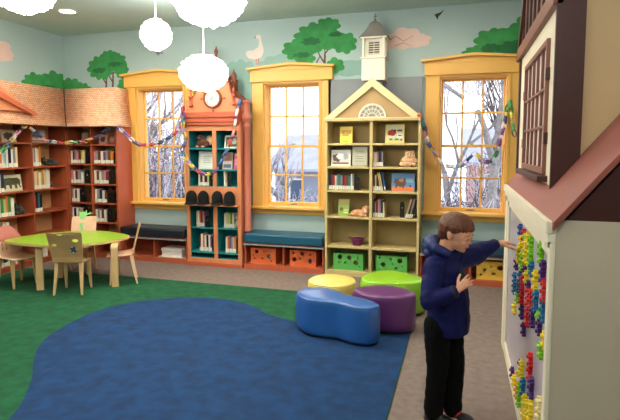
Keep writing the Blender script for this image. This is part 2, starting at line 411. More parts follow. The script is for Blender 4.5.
def blackbox(F, x0, x1, y, z, h, label, group):
    """dark book case standing beside the row, cover forward"""
    o = MB(); w = x1 - x0
    o.plate([(x0, z), (x1, z), (x1, z + h * .86), (x0 + w * .8, z + h), (x0 + w * .2, z + h), (x0, z + h * .86)], [circ((x0 + x1) / 2, z + h * .62, w * .16, 10)], 'xz', y, y + .004)
    o.box(x0, x1, y, y + .09, z, z + .003)
    o.v = [F(*v) for v in o.v]
    return tag(o.build('bookend', M_dark), label, 'bookend', group)

def display(F, x, y, z, w, h, col, art, label, cat='book', name='display_book', tilt=.16, th=.012, border=None):
    """book or sign stood up with its cover to the room; art = list of (poly in 0..1, rgb, name)"""
    M = MB(); mm = hexm(col, .5)
    M.box(0, w, 0, th, 0, h)
    b = M.build(name, mm, None, .0015); b.location = F(x, y, z); b.rotation_euler = (-tilt, 0, F.rz)
    tag(b, label, cat)
    by = {}
    for i, (pts, rgb, nm) in enumerate(art):
        by.setdefault(nm, []).append((pts, rgb, i))
    for nm, L in by.items():
        o = MB(); ms = []
        for pts, rgb, i in L:
            mt = hexm(rgb, .5)
            if mt not in ms: ms.append(mt)
            o.plate([(a * w, c * h) for a, c in pts], [], 'xz', -.0006 - .0003 * i, .0001, ms.index(mt))
        o.build(nm, ms, b, world=False)
    return b
def rect(a, b, c, d): return [(a, c), (b, c), (b, d), (a, d)]
def lines(x0, x1, zs, t, rgb, nm='text_line'): return [(rect(x0 + (i % 2) * .04, x1 - ((i * 7) % 3) * .05, z, z + t), rgb, nm) for i, z in enumerate(zs)]

# ------------------------------------------------------------------ left wall bookcase and corner bookcase
FL = Frame(-5.45, 3.39, PI / 2)      # local x -> +Y, local y -> -X
lb = root('bookcase', FL(0, 0, 0), PI / 2, 'long red wooden bookcase along the left wall under the shingled roof', 'bookcase')
LX = [0, .647, 1.293, 1.94, 2.54]
LZ = [.07, .38, .70, 1.01, 1.32, 1.64]
shelving(lb, LX, (0, .30), [LZ] * 4, (M_red, M_backp, M_red), 1.88)
FC = Frame(0, 5.93, 0)
cb = root('bookcase', (0, 5.93, 0), 0, 'red wooden corner bookcase between the left wall and the left window', 'bookcase')
CX = [-5.43, -5.03, -4.61]
CZ = [.06, .25, .515, .79, 1.06, 1.345, 1.62]
shelving(cb, CX, (0, .31), [CZ, CZ], (M_red, M_backp, M_red), 1.88)
MB().box(-4.60, -4.585, 0, .35, 0, 1.9).build('end_panel', M_orange2, cb, .002, world=False)
GL = 'books in the left wall bookcase'; GC = 'books in the corner bookcase'
wl = lambda row, bay: 'on the left bookcase %s shelf, %s bay' % (row, bay)
nm = ['top', 'second', 'third', 'fourth', 'fifth', 'bottom']
# near bay (local x 1.27..1.905) and far bay (1.905..2.54)
books(FL, 1.42, 1.74, .03, 1.32, ['cream', 'orange', 'white', 'pale blue', 'white', 'navy', 'white', 'grey', 'cream'], wl(nm[1], 'near'), GL, .255, .02, seed=2)
books(FL, 1.31, 1.52, .03, 1.01, ['maroon', 'white', 'purple', 'white', 'navy'], wl(nm[2], 'near'), GL, .25, seed=3)
books(FL, 1.38, 1.65, .03, .70, ['pink', 'white', 'green', 'pale green', 'orange', 'green', 'white'], wl(nm[3], 'near'), GL, .25, seed=4)
books(FL, 1.38, 1.56, .03, .38, ['white', 'grey', 'cream', 'white'], wl(nm[4], 'near'), GL, .24, seed=5)
books(FL, 1.38, 1.66, .03, .07, ['white', 'pale green', 'navy', 'green', 'white', 'cream', 'white', 'green'], wl(nm[5], 'near'), GL, .23, seed=6)
books(FL, 1.96, 2.11, .03, 1.32, ['white', 'grey', 'white', 'cream', 'orange'], wl(nm[1], 'far'), GL, .26, seed=7)
books(FL, 1.96, 2.25, .03, 1.01, ['white', 'cream', 'yellow', 'white', 'pale green', 'orange', 'cream', 'white', 'white'], wl(nm[2], 'far'), GL, .25, seed=8)
books(FL, 1.97, 2.10, .03, .70, ['red', 'navy', 'teal', 'black'], wl(nm[3], 'far'), GL, .26, seed=9)
books(FL, 1.97, 2.16, .03, .07, ['white', 'grey', 'white', 'cream', 'white'], wl(nm[5], 'far'), GL, .22, seed=10)
books(FL, .70, 1.1, .03, 1.32, ['white', 'red', 'cream', 'blue', 'green', 'white', 'yellow', 'grey'], wl(nm[1], 'nearer edge'), GL, .25, seed=12)
books(FL, .70, 1.1, .03, 1.01, ['blue', 'white', 'orange', 'cream', 'red', 'white', 'green', 'grey'], wl(nm[2], 'nearer edge'), GL, .25, seed=13)
books(FL, .70, 1.0, .03, .70, ['blue', 'white', 'orange', 'cream', 'red', 'white'], wl(nm[3], 'nearer edge'), GL, .25, seed=14)
EL = [(.06, .30), (.05, .62), (.14, .78), (.40, .82), (.62, .80), (.80, .82), (.92, .70), (.94, .50), (.90, .36), (.95, .22), (.90, .18), (.84, .30), (.80, .42), (.76, .42), (.75, .16), (.64, .16), (.62, .38), (.50, .38), (.48, .16), (.38, .16), (.36, .38), (.22, .38), (.20, .16), (.10, .16)]
display(FL, 1.54, .09, 1.01, .31, .215, (.80, .78, .66), [(EL, (.28, .30, .20), 'elephant_picture'), (stroke([(.2, .66), (.3, .6), (.42, .68), (.52, .6)], .015), (.42, .44, .32), 'elephant_picture')], 'cream board book with a dark green elephant shape on the cover')
display(FL, 1.34, .07, 1.64, .15, .19, (.62, .50, .36), [(rect(.15, .85, .35, .85), (.75, .35, .25), 'cover_picture'), (rect(.2, .8, .12, .22), (.85, .8, .6), 'title_band')], 'brown picture book with a red panel standing on the top left shelf')
display(FL, 1.57, .09, 1.64, .22, .16, (.75, .70, .58), [(blob(.5, .5, .35, .3, 7, .2, 4, 30), (.30, .26, .25), 'cover_picture')], 'pale picture book with a dark blot, standing on the near bay top shelf')
display(FL, 2.0, .08, 1.64, .27, .17, (.82, .78, .72), [(blob(.4, .6, .3, .25, 7, .2, 5, 30), (.55, .50, .58), 'cover_picture'), (rect(.1, .9, .08, .2), (.70, .45, .40), 'title_band')], 'pale picture book leaning on the far bay top shelf')
# plush lying on shelves
def plush(name, label, cat, F, parts, m, seed=0, fuzz=.004, extra=(), voxel=.006):
    mb = MB()
    for c, r in parts: mb.ell(c, r, 12, 8)
    o = F(0, 0, 0)
    b = mb; b.v = [F(*v) for v in b.v]
    rt = root(name, F(*parts[0][0]), 0, label, cat)
    body = soften(b, 'plush_body', m, rt, voxel, 2, .5, True, lambda p: fuzz * noise.noise(p * 60))
    for nm_, c, r, mm in extra:
        e = MB().ell(c, r, 10, 8); e.v = [F(*v) for v in e.v]; e.build(nm_, mm, rt)
    return rt
M_fblack = mat('black_plush', (.05, .045, .05), .95, .2, 60, .6, sheen=.3); M_fgreen = mat('dark_green_plush', (.07, .12, .08), .95, .2, 60, .6, sheen=.3)
M_eye = mat('black_bead', (.01, .01, .01), .2)
plush('plush_cat', 'black plush animal lying on the far bay second shelf', 'toy', FL, [((2.32, .1, 1.37), (.13, .06, .05)), ((2.2, .09, 1.39), (.05, .045, .045)), ((2.17, .09, 1.43), (.014, .01, .02)), ((2.23, .09, 1.43), (.014, .01, .02)), ((2.42, .1, 1.355), (.07, .03, .03)), ((2.25, .06, 1.345), (.06, .03, .02))], M_fblack, extra=[('eye', (2.18, .05, 1.40), (.006, .004, .006), mat('yellow_bead', (.8, .7, .2), .3)), ('eye', (2.22, .047, 1.40), (.006, .004, .006), mat('yellow_bead', (.8, .7, .2), .3))])
plush('plush_dragon', 'dark green plush animal on the near bay fourth shelf', 'toy', FL, [((1.76, .12, .76), (.09, .06, .055)), ((1.71, .1, .82), (.04, .04, .04)), ((1.80, .12, .81), (.035, .03, .03)), ((1.83, .1, .73), (.05, .03, .03)), ((1.70, .08, .725), (.05, .03, .025))], M_fgreen, extra=[('eye', (1.70, .062, .83), (.005, .004, .005), M_eye), ('eye', (1.725, .062, .83), (.005, .004, .005), M_eye)])
bk = MB(); bk.plate([(.05, 1.01), (.17, 1.01), (.17, 1.12), (.11, 1.17), (.05, 1.12)], [], 'yz', 2.25, 2.254); bk.box(2.25, 2.36, .05, .17, 1.01, 1.013)
bk.tube([(2.26, .06, 1.02), (2.31, .06, 1.10), (2.34, .06, 1.02)], .005, 6)
bk.v = [FL(*v) for v in bk.v]; tag(bk.build('bookend', mat('steel', (.6, .62, .66), .3, metal=.7)), 'steel bookend beside the books, far bay third shelf', 'bookend')

palc = [['white', 'maroon', 'grey', 'pink', 'brown', 'yellow', 'cream'], ['pink', 'grey', 'maroon', 'white', 'purple', 'grey', 'brown', 'orange'], ['pink', 'white', 'maroon', 'grey', 'white'], ['white', 'brown', 'white', 'grey', 'pink', 'maroon'], ['grey', 'white', 'maroon', 'white'], ['white', 'grey', 'navy', 'white', 'brown'], ['white', 'navy', 'white', 'grey', 'cream'], ['white', 'grey', 'white', 'maroon', 'white']]
rows = [(1.345, 'second'), (1.06, 'third'), (.79, 'fourth'), (.515, 'fifth')]
wd = [(.24, .33), (.21, .24), (.12, .20), (.17, .18)]
k = 0
for (z, rn), (wa, wb_) in zip(rows, wd):
    for bay, x0, w in (('left', -5.41, wa), ('right', -5.01, wb_)):
        books(FC, x0, x0 + w, .03, z, palc[k], 'on the corner bookcase %s shelf, %s bay' % (rn, bay), GC, .185, .02, .14, seed=30 + k)
        bw = .10
        if not (bay == 'right' and z > 1.3):
            blackbox(FC, x0 + w + .012, x0 + w + .012 + bw, .04, z, .20, 'black bookend right of the books, corner bookcase %s shelf, %s bay' % (rn, bay), 'black bookends in the corner bookcase')
        else:
            bookend(FC, x0 + w + .01, .03, z, .19, 'black bookend edge-on, second shelf of the corner bookcase, right bay', 'black bookends in the corner bookcase', .04)
        k += 1
for i, (x, w, h, c) in enumerate(((-5.27, .15, .19, (.40, .28, .24)),)):
    display(FC, x, .08, 1.62, w, h, c, [(rect(.15, .85, .3, .88), (.60, .50, .45), 'cover_picture')], 'dark brown picture book on the corner bookcase top shelf, left bay')
display(FC, -4.94, .06, 1.62, .13, .14, (.75, .62, .55), [(blob(.5, .5, .3, .28, 6, .2, 6, 24), (.52, .25, .22), 'cover_picture')], 'square pale card with a red shape, corner bookcase top shelf')
display(FC, -4.78, .06, 1.62, .12, .13, (.52, .30, .24), [(blob(.5, .5, .3, .28, 6, .2, 7, 24), (.72, .45, .40), 'cover_picture')], 'small reddish card beside the pale one, corner bookcase top shelf')
display(FC, -4.72, .05, 1.06, .09, .17, (.45, .30, .48), [(rect(.15, .85, .3, .8), (.75, .60, .62), 'cover_picture')], 'purple picture book at the right end of the third corner shelf')

# shingled roof over both bookcases
roof = root('shingled_roof', (XL, YW, 1.86), 0, 'shingled wooden roof running over the left and corner bookcases', 'roof')
prof = [(.20, 1.865), (.13, 1.93), (.07, 2.02), (.03, 2.14), (0.0, 2.27), (-.02, 2.40)]
def strip(fn0, fn1, nm_):
    o = MB(); vs = []
    for p_ in prof: vs.append(fn0(*p_)); vs.append(fn1(*p_))
    n = len(prof)
    fs = [(2 * i, 2 * i + 1, 2 * i + 3, 2 * i + 2) for i in range(n - 1)]
    o.add(vs, fs, 0, True)
    ob = o.build(nm_, M_shingle, roof)
    s_ = ob.modifiers.new('s', 'SOLIDIFY'); s_.thickness = .018; s_.offset = 0
    return ob
strip(lambda a, z: (-5.45 + a, 2.9, z), lambda a, z: (-5.45 + a, 5.93 - a, z), 'shingle_slope')
strip(lambda a, z: (-5.45 + a, 5.93 - a, z), lambda a, z: (-4.60 + a * .55, 5.93 - a, z), 'shingle_slope')
strip(lambda a, z: (-4.60 + a * .55, 5.93 - a, z), lambda a, z: (-4.62 + a * .3, 6.26, z), 'shingle_slope')
rt_ = MB(); rt_.box(XL + .01, -5.47, 2.9, 6.28, 2.385, 2.40); rt_.box(-5.47, -4.65, 5.95, 6.24, 2.385, 2.40)
rt_.build('roof_deck', M_shingle, roof)
so = MB(); so.box(-5.44, -5.26, 2.9, 5.92, 1.858, 1.874); so.box(-5.44, -4.50, 5.74, 5.92, 1.858, 1.874)
so.build('soffit', M_orange2, roof)
sv = MB(); sv.tube([(-5.45 + a + .012, 5.93 - a - .012, z) for a, z in prof], .008, 6); sv.build('corner_seam', hexm((.30, .17, .12)), roof)
# gable on the left roof
tri = MB(); tri.plate([(5.2, 2.03), (4.0, 2.77), (2.9, 2.15), (2.9, 2.0)], [], 'yz', -5.5, -5.30); tri.build('gable_panel', M_orange, roof)
tr = MB(); tr.plate([(5.27, 2.0), (5.16, 2.0), (4.70, 2.17), (4.0, 2.64), (4.0, 2.78), (4.72, 2.24)], [], 'yz', -5.5, -5.255); tr.build('gable_trim', M_orange2, roof)
tr = MB(); tr.plate([(2.9, 2.03), (4.0, 2.60), (4.0, 2.78), (2.9, 2.15)], [], 'yz', -5.5, -5.255); tr.build('gable_trim', M_orange2, roof)

# ------------------------------------------------------------------ window benches, cushions, bins
M_cush = [mat('black_navy_vinyl', (.09, .12, .17), .38, .05, 5, spec=.5), mat('ocean_blue_vinyl', (.10, .33, .44), .38, .05, 5), mat('dark_teal_vinyl', (.14, .27, .34), .38, .05, 5)]
bench_spec = [(-4.58, -3.53, 'left', 'black', 0), (-2.69, -1.615, 'middle', 'blue', 1), (-.45, 1.0, 'right', 'dark teal', 2)]
for x0, x1, w_, cn, ci in bench_spec:
    b = root('window_bench', ((x0 + x1) / 2, 6.1, 0), 0, 'red wooden bench with open cubbies under the %s window' % w_, 'bench', 'window benches')
    xm = (x0 + x1) / 2
    for x in (x0 + .012, xm if ci != 2 else .12, x1 - .012): MB().box(x - .012, x + .012, 5.95, 6.27, .05, .315).build('side_panel', M_red, b, .002)
    if ci == 2: MB().box(.6, .624, 5.95, 6.27, .05, .315).build('side_panel', M_red, b, .002)
    MB().box(x0, x1, 5.93, 6.295, .315, .345).build('seat_board', M_orange2, b, .003)
    MB().box(x0, x1, 5.94, 6.27, .045, .065).build('bottom_board', M_orange2, b, .002)
    MB().box(x0, x1, 5.93, 5.95, 0, .065).build('plinth', M_orange2, b, .002)
    MB().box(x0, x1, 6.27, 6.285, .05, .315).build('back_panel', M_red, b)
    MB().box(x0, x1, 5.905, 5.925, .318, .332).build('front_edging', mat('grey_edging', (.55, .60, .60), .5), b, .002)
    c = MB(); c.box(x0 + .01, x1 - .01, 5.90, 6.268, .347, .470)
    cu = root('seat_cushion', (xm, 6.08, .347), 0, '%s vinyl cushion on the bench under the %s window' % (cn, w_), 'cushion', 'bench cushions')
    c.build('cushion_pad', M_cush[ci], cu, .028, seg=4)
    pt = MB(); pt.tube([(x0 + .018, 5.905, .452), (x1 - .018, 5.905, .452)], .004, 6); pt.tube([(x0 + .018, 5.905, .362), (x1 - .018, 5.905, .362)], .004, 6)
    pt.build('piping', M_cush[ci], cu)
def bin_(x0, x1, y, h, m, label, group, holes, toys=(), z=.066):
    b = root('storage_bin', ((x0 + x1) / 2, y, z), 0, label, 'bin', group); w = x1 - x0; d = .26
    f = MB().plate(rect(x0, x1, z, z + h), [circ(x0 + a * w, z + c * h, r, 16) for a, c, r in holes], 'xz', y, y + .012); f.build('front_panel', m, b)
    MB().box(x0, x1, y + d - .012, y + d, z, z + h).build('back_panel', m, b)
    for a in (x0, x1 - .012): MB().box(a, a + .012, y + .012, y + d - .012, z, z + h).build('side_panel', m, b)
    MB().box(x0 + .012, x1 - .012, y + .012, y + d - .012, z, z + .01).build('bottom_panel', m, b)
    for i, (a, c, r, col, cn) in enumerate(toys):
        t = MB().ell((x0 + a * w, y + .07, z + max(c * h, r + .011)), (r, r, r), 14, 10)
        tag(t.build('toy_ball', hexm(col, .4)), '%s toy ball inside the %s' % (cn, label.split(',')[0]), 'toy')
M_binO = mat('orange_bin', (.86, .42, .22), .5, .04, 8); M_binG = mat('green_bin', (.36, .70, .34), .5, .04, 8); M_binY = mat('yellow_bin', (.93, .76, .30), .5, .04, 8)
gB = 'perforated storage bins'
bin_(-2.62, -2.27, 5.99, .205, M_binO, 'orange storage bin with round holes, left of the middle bench pair', gB, [(.25, .76, .026), (.56, .80, .015), (.82, .8, .008), (.45, .62, .006), (.12, .55, .007), (.16, .30, .012), (.47, .34, .016), (.74, .50, .030), (.82, .2, .012)], [(.74, .45, .036, (.75, .72, .74), 'pale')])
bin_(-2.08, -1.73, 5.99, .205, M_binO, 'orange storage bin with round holes, right of the middle bench pair', gB, [(.15, .82, .015), (.48, .80, .030), (.78, .78, .018), (.30, .74, .006), (.18, .42, .028), (.40, .50, .015), (.62, .64, .008), (.55, .28, .008), (.78, .36, .030)], [(.78, .33, .036, (.35, .45, .75), 'blue')])
bin_(.19, .50, 5.99, .21, M_binY, 'yellow storage bin with round holes under the right window', gB, [(.10, .78, .012), (.28, .55, .018), (.5, .75, .012), (.60, .35, .018), (.82, .68, .034), (.15, .25, .014)])
# white box in the left bench
wbx = root('document_box', (-3.80, 6.1, .066), 0, 'white cardboard box with a lid in the left window bench', 'box')
MB().box(-3.955, -3.645, 5.99, 6.22, .066, .185).build('box_body', mat('white_card', (.88, .87, .84), .6), wbx, .003)
MB().box(-3.962, -3.638, 5.983, 6.227, .15, .19).build('box_lid', mat('white_card', (.88, .87, .84), .6), wbx, .003)
MB().box(-4.0, -3.62, 5.965, 6.25, .0655, .072).build('box_tray', mat('white_card', (.88, .87, .84), .6), wbx, .002)

# ------------------------------------------------------------------ clock tower bookcase
FT = Frame(0, 5.93, 0)
ct = root('clock_tower_bookcase', (-3.10, 6.08, 0), 0, 'orange clock tower bookcase with teal shelves between left and middle windows', 'bookcase')
y0, y1 = 5.93, 6.24
for x in (-3.495, -2.735): MB().box(x - .015, x + .015, y0 + .001, y1, 0, 1.86).build('side_panel', M_orange, ct, .003)
MB().box(-2.722, -2.712, y0 + .02, y1, 0, 1.86).build('outer_side', M_pink, ct, .003)
face = MB().plate(rect(-3.51, -2.715, .0, 1.90), [rect(-3.46, -3.115, .105, .80), rect(-3.06, -2.765, .105, .80), rect(-3.46, -3.115, 1.06, 1.79), rect(-3.06, -2.765, 1.06, 1.79)], 'xz', y0 - .012, y0 + .01)
face.build('face_frame', M_orange, ct, .002)
MB().box(-3.105, -3.07, y0, 6.21, .06, 1.86).build('divider', M_teal, ct)
for (a, b_) in ((-3.48, -3.105), (-3.07, -2.75)):
    for z in (.105, .185, .515, 1.065, 1.285, 1.565):
        MB().box(a, b_, y0 + .01, 6.21, z - .018, z).build('shelf', M_teal, ct, .002)
MB().box(-3.48, -2.75, 6.21, 6.225, .06, 1.86).build('back_panel', M_teal, ct)
for x in (-3.479, -2.752): MB().box(x - .002, x + .002, y0 + .01, 6.21, .09, 1.8).build('inner_lining', M_teal, ct)
MB().box(-3.49, -2.735, y0 - .11, y0 - .012, .815, .835).build('hat_ledge', M_orange, ct, .003)
MB().box(-3.53, -2.70, y0 - .03, y0 + .02, 0, .05).build('plinth', M_orange2, ct, .004)
cor = MB()
for (z0_, z1_, p_) in ((1.86, 1.90, .03), (1.90, 1.915, .045), (1.915, 1.96, .03), (1.96, 1.985, .05), (1.985, 2.03, .035)): cor.box(-3.515 - p_ * .6, -2.74 + p_ * .3, y0 - .012 - p_, y0 + .06, z0_, z1_)
cor.build('cornice', M_orange2, ct, .005)
# arched crown
arch = [(-3.50, 2.02), (-3.50, 2.20), (-3.42, 2.20)] 
arch += [(-3.42, 2.22), (-3.385, 2.235), (-3.355, 2.27), (-3.34, 2.315)]
arch += [(-3.10 + .235 * math.cos(t), 2.33 + .15 * math.sin(t)) for t in [PI - PI * i / 16 for i in range(17)]]
arch += [(-2.85, 2.27), (-2.82, 2.235), (-2.785, 2.22), (-2.785, 2.20), (-2.74, 2.20), (-2.74, 2.02)]
MB().plate(arch, [], 'xz', y0, y0 + .04).build('arched_crown', M_orange, ct, .003)
ml = MB(); ml.tube([(x, y0 + .01, z) for x, z in arch[3:-3]], .013, 8); ml.build('crown_moulding', M_orange2, ct)
for x in (-3.41, -2.80):
    f = MB(); f.lathe([(.026, 2.11), (.026, 2.125), (.018, 2.13), (.018, 2.22), (.030, 2.225), (.030, 2.24), (.014, 2.25), (.010, 2.28), (.018, 2.295), (.018, 2.31), (.006, 2.33), (.001, 2.35)], x, y0 - .02, 14); f.build('finial', M_orange2, ct)
ck = root('wall_clock', (-3.10, y0 - .03, 2.205), 0, 'round white wall clock with dark rim on the orange tower', 'clock')
def disc(cx, cz, r, ya, yb, n=36): return MB().plate(circ(cx, cz, r, n), [], 'xz', ya, yb)
MB().plate(circ(-3.10, 2.205, .128, 36), [circ(-3.10, 2.205, .104, 36)], 'xz', y0 - .035, y0 + .002).build('clock_rim', mat('clock_rim_brown', (.55, .25, .16), .35), ck, .004)
disc(-3.10, 2.205, .106, y0 - .018, y0).build('clock_face', mat('clock_face_white', (.95, .92, .86), .5), ck)
nu = MB()
ROM = ['XII', 'I', 'II', 'III', 'IV', 'V', 'VI', 'VII', 'VIII', 'IX', 'X', 'XI']
for i, rn in enumerate(ROM):
    a = PI / 2 - 2 * PI * i / 12; w = .0075; L = .011; tx = -(len(rn) - 1) * w / 2
    M0 = Matrix.Translation((-3.10 + .083 * math.cos(a), y0 - .0195, 2.205 + .083 * math.sin(a))) @ Matrix.Rotation(-(a - PI / 2), 4, 'Y')
    for j, ch in enumerate(rn):
        x = tx + j * w
        segs = {'I': [0], 'V': [.22, -.22], 'X': [.3, -.3]}[ch]
        for q, s_ in enumerate(segs):
            dx = 0 if ch != 'V' else (-.0018 if q else .0018)
            nu.xbox(M0 @ Matrix.Translation((x + dx, 0, 0)) @ Matrix.Rotation(s_, 4, 'Y'), .0022, .002, L * 1.7)
nu.build('clock_numerals', hexm((.1, .08, .07)), ck)
for nm_, a, L, w in (('hour_hand', R(90 - 232), .050, .007), ('minute_hand', R(90 - 12), .078, .0045)):
    h = MB(); M0 = Matrix.Translation((-3.10, y0 - .023, 2.205)) @ Matrix.Rotation(-a, 4, 'Y') @ Matrix.Translation((L / 2 - .01, 0, 0)); h.xbox(M0, L + .02, .002, w); h.build(nm_, hexm((.06, .05, .05)), ck)
orn = MB()
for dx, dz in ((-.165, 0), (.165, 0), (0, -.16)):
    orn.lathe([(.001, 0), (.012, .003), (.006, .012), (.001, .02)], 0, 0, 8) if False else None
    orn.xbox(Matrix.Translation((-3.10 + dx, y0 - .008, 2.205 + dz)) @ Matrix.Rotation(PI / 4, 4, 'Y'), .022, .014, .022)
    orn.xbox(Matrix.Translation((-3.10 + dx, y0 - .006, 2.205 + dz)), .05 if dz == 0 else .03, .01, .008)
orn.build('crown_ornament', M_orange2, ct, .002)
# back tower scrolls and column on the right flank
col = MB(); col.lathe([(.050, .475), (.050, .50), (.042, .51), (.042, 1.82), (.05, 1.83), (.05, 1.86), (.042, 1.88), (.048, 1.92), (.064, 1.94), (.064, 1.98), (.052, 1.99), (.044, 2.02), (.044, 2.14), (.056, 2.15), (.056, 2.17), (.02, 2.18)], -2.668, 6.02, 20); col.build('corner_column', M_pink, ct)
cx_ = MB(); cx_.box(-3.50, -2.72, 5.97, 6.24, 1.86, 1.90); cx_.box(-2.82, -2.72, 6.0, 6.20, 1.90, 2.12)
cx_.build('upper_side', M_pink, ct, .004)
bt = MB(); bt.plate([(-3.46, 1.9), (-3.46, 2.26), (-3.38, 2.34), (-3.33, 2.50), (-3.27, 2.60), (-3.20, 2.66), (-3.10, 2.66), (-3.03, 2.60), (-2.97, 2.50), (-2.90, 2.34), (-2.78, 2.25), (-2.72, 2.17), (-2.72, 1.9)], [], 'xz', 6.08, 6.20)
bt.build('rear_gable', mat('rear_gable_brown', (.50, .27, .20), .5, .05, 6), ct, .006)
rf = MB(); rf.lathe([(.04, 2.64), (.04, 2.68), (.015, 2.70), (.015, 2.80), (.03, 2.83), (.025, 2.86), (.01, 2.88), (.001, 2.92)], -3.15, 6.14, 14)
for x, z in ((-2.90, 2.45),): rf.lathe([(.05, z - .16), (.05, z - .02), (.062, z), (.03, z + .02), (.045, z + .05), (.03, z + .09), (.012, z + .12), (.001, z + .16)], x, 6.14, 12)
rf.build('rear_finial', mat('rear_gable_brown', (.50, .27, .20)), ct)
# hats on the ledge
for i, x in enumerate((-3.40, -3.225, -3.025, -2.85)):
    h = root('bowler_hat', (x, y0 - .03, .836), 0, 'black dome-shaped hat on the tower ledge, %s from the left' % ORD[i], 'hat', 'black hats on the tower ledge')
    MB().lathe([(.066, .836), (.072, .86), (.072, .92), (.066, .96), (.05, .99), (.028, 1.008), (.002, 1.014)], x, y0 - .072, 20).build('hat_crown', M_felt, h)
    MB().lathe([(.084, .836), (.088, .840), (.084, .846), (.07, .862)], x, y0 - .075, 20).build('hat_brim', M_felt, h)
# tower contents
GT = 'books in the clock tower'
wt = lambda row, bay: 'on the %s tower shelf, %s side' % (row, bay)
display(FT, -3.385, .1, 1.285, .25, .245, (.84, .84, .78), [(rect(.1, .9, .08, .92), (.90, .90, .86), 'paper'), (rect(.12, .88, .85, .87), (.45, .50, .45), 'text_line')] + lines(.25, .75, [.35, .45, .55, .68], .018, (.5, .5, .48)), 'framed pale notice on the second tower shelf, left side', 'sign', 'framed_notice', .1)
display(FT, -3.0, .1, 1.565, .25, .17, (.88, .86, .80), [(rect(.08, .92, .12, .88), (.38, .32, .22), 'photo'), (blob(.3, .5, .14, .22, 6, .2, 2, 24), (.75, .55, .42), 'photo'), (blob(.55, .55, .14, .25, 6, .2, 3, 24), (.70, .72, .62), 'photo'), (blob(.78, .45, .1, .2, 6, .2, 4, 24), (.35, .55, .28), 'photo')], 'white framed picture on the top right tower shelf', 'picture frame', 'picture_frame', .2)
display(FT, -3.04, .12, 1.285, .14, .23, (.80, .74, .68), [(rect(.1, .9, .5, .9), (.72, .48, .42), 'cover_picture'), (rect(.1, .9, .1, .3), (.35, .42, .55), 'title_band')], 'pale picture book on the second tower shelf, right side')
display(FT, -2.87, .10, 1.285, .15, .22, (.82, .45, .58), [(blob(.5, .45, .4, .3, 7, .2, 4, 26), (.90, .62, .68), 'cover_picture'), (rect(.1, .9, .82, .92), (.95, .85, .4), 'title_band')], 'pink picture book on the second tower shelf, right side')
books(FT, -3.36, -3.20, .04, 1.065, ['white', 'brown', 'white', 'maroon', 'pale green'], wt('third', 'left'), GT, .175, .01, .13, seed=51)
books(FT, -2.985, -2.94, .04, 1.065, ['white', 'cream'], wt('third', 'right'), GT, .20, .01, .13, seed=52)
blackbox(FT, -3.19, -3.13, .05, 1.065, .17, 'black bookend on the third tower shelf, left side', 'black bookends in the tower')
blackbox(FT, -2.93, -2.885, .05, 1.065, .19, 'black bookend on the third tower shelf, right side', 'black bookends in the tower')
books(FT, -3.40, -3.28, .04, .515, ['cream', 'white', 'orange', 'maroon', 'pink'], wt('fourth', 'left'), GT, .215, .01, .13, seed=53)
blackbox(FT, -3.27, -3.20, .05, .515, .15, 'black bookend on the fourth tower shelf, left side', 'black bookends in the tower')
books(FT, -2.99, -2.85, .04, .515, ['white', 'cream', 'pale green', 'yellow', 'green', 'white'], wt('fourth', 'right'), GT, .2, .01, .13, seed=54)
books(FT, -3.36, -3.17, .04, .185, ['brown', 'white', 'orange', 'white', 'navy', 'white', 'purple'], wt('fifth', 'left'), GT, .225, .02, .13, seed=55)
blackbox(FT, -3.165, -3.12, .05, .185, .17, 'black bookend on the fifth tower shelf, left side', 'black bookends in the tower')
books(FT, -2.97, -2.82, .04, .185, ['white', 'orange', 'blue', 'orange', 'pale blue', 'orange'], wt('fifth', 'right'), GT, .215, .01, .13, seed=56)
M_fbrown = mat('brown_plush', (.36, .20, .13), .95, .25, 60, .6, sheen=.3); M_ftan = mat('tan_plush', (.84, .68, .52), .95, .12, 60, .6, sheen=.3); M_fwhite = mat('grey_white_plush', (.70, .66, .58), .95, .2, 60, .6, sheen=.3)
plush('plush_monkey', 'brown plush animal with a pale wing on the top left tower shelf', 'toy', FT, [((-3.31, .1, 1.635), (.075, .05, .068)), ((-3.33, .08, 1.705), (.045, .04, .04)), ((-3.26, .09, 1.62), (.05, .04, .05)), ((-3.37, .09, 1.61), (.03, .03, .04))], M_fbrown,
      extra=[('pale_wing', (-3.215, .11, 1.67), (.055, .012, .065), M_ftan), ('foot', (-3.36, .035, 1.582), (.028, .02, .015), mat('pink_felt', (.85, .6, .55), .9)), ('foot', (-3.28, .035, 1.582), (.03, .02, .015), mat('pink_felt', (.85, .6, .55), .9)), ('eye', (-3.345, .042, 1.715), (.006, .005, .006), M_eye), ('eye', (-3.315, .042, 1.715), (.006, .005, .006), M_eye)])
plush('plush_rabbit', 'grey white plush rabbit with tall ears on the fourth tower shelf', 'toy', FT, [((-2.80, .08, .575), (.04, .035, .058)), ((-2.81, .07, .645), (.033, .03, .03)), ((-2.825, .075, .69), (.009, .008, .035)), ((-2.79, .075, .69), (.009, .008, .035)), ((-2.83, .05, .545), (.018, .02, .03))], M_fwhite,
      extra=[('eye', (-2.822, .042, .65), (.005, .004, .005), M_eye), ('eye', (-2.80, .041, .65), (.005, .004, .005), M_eye)], voxel=.004)

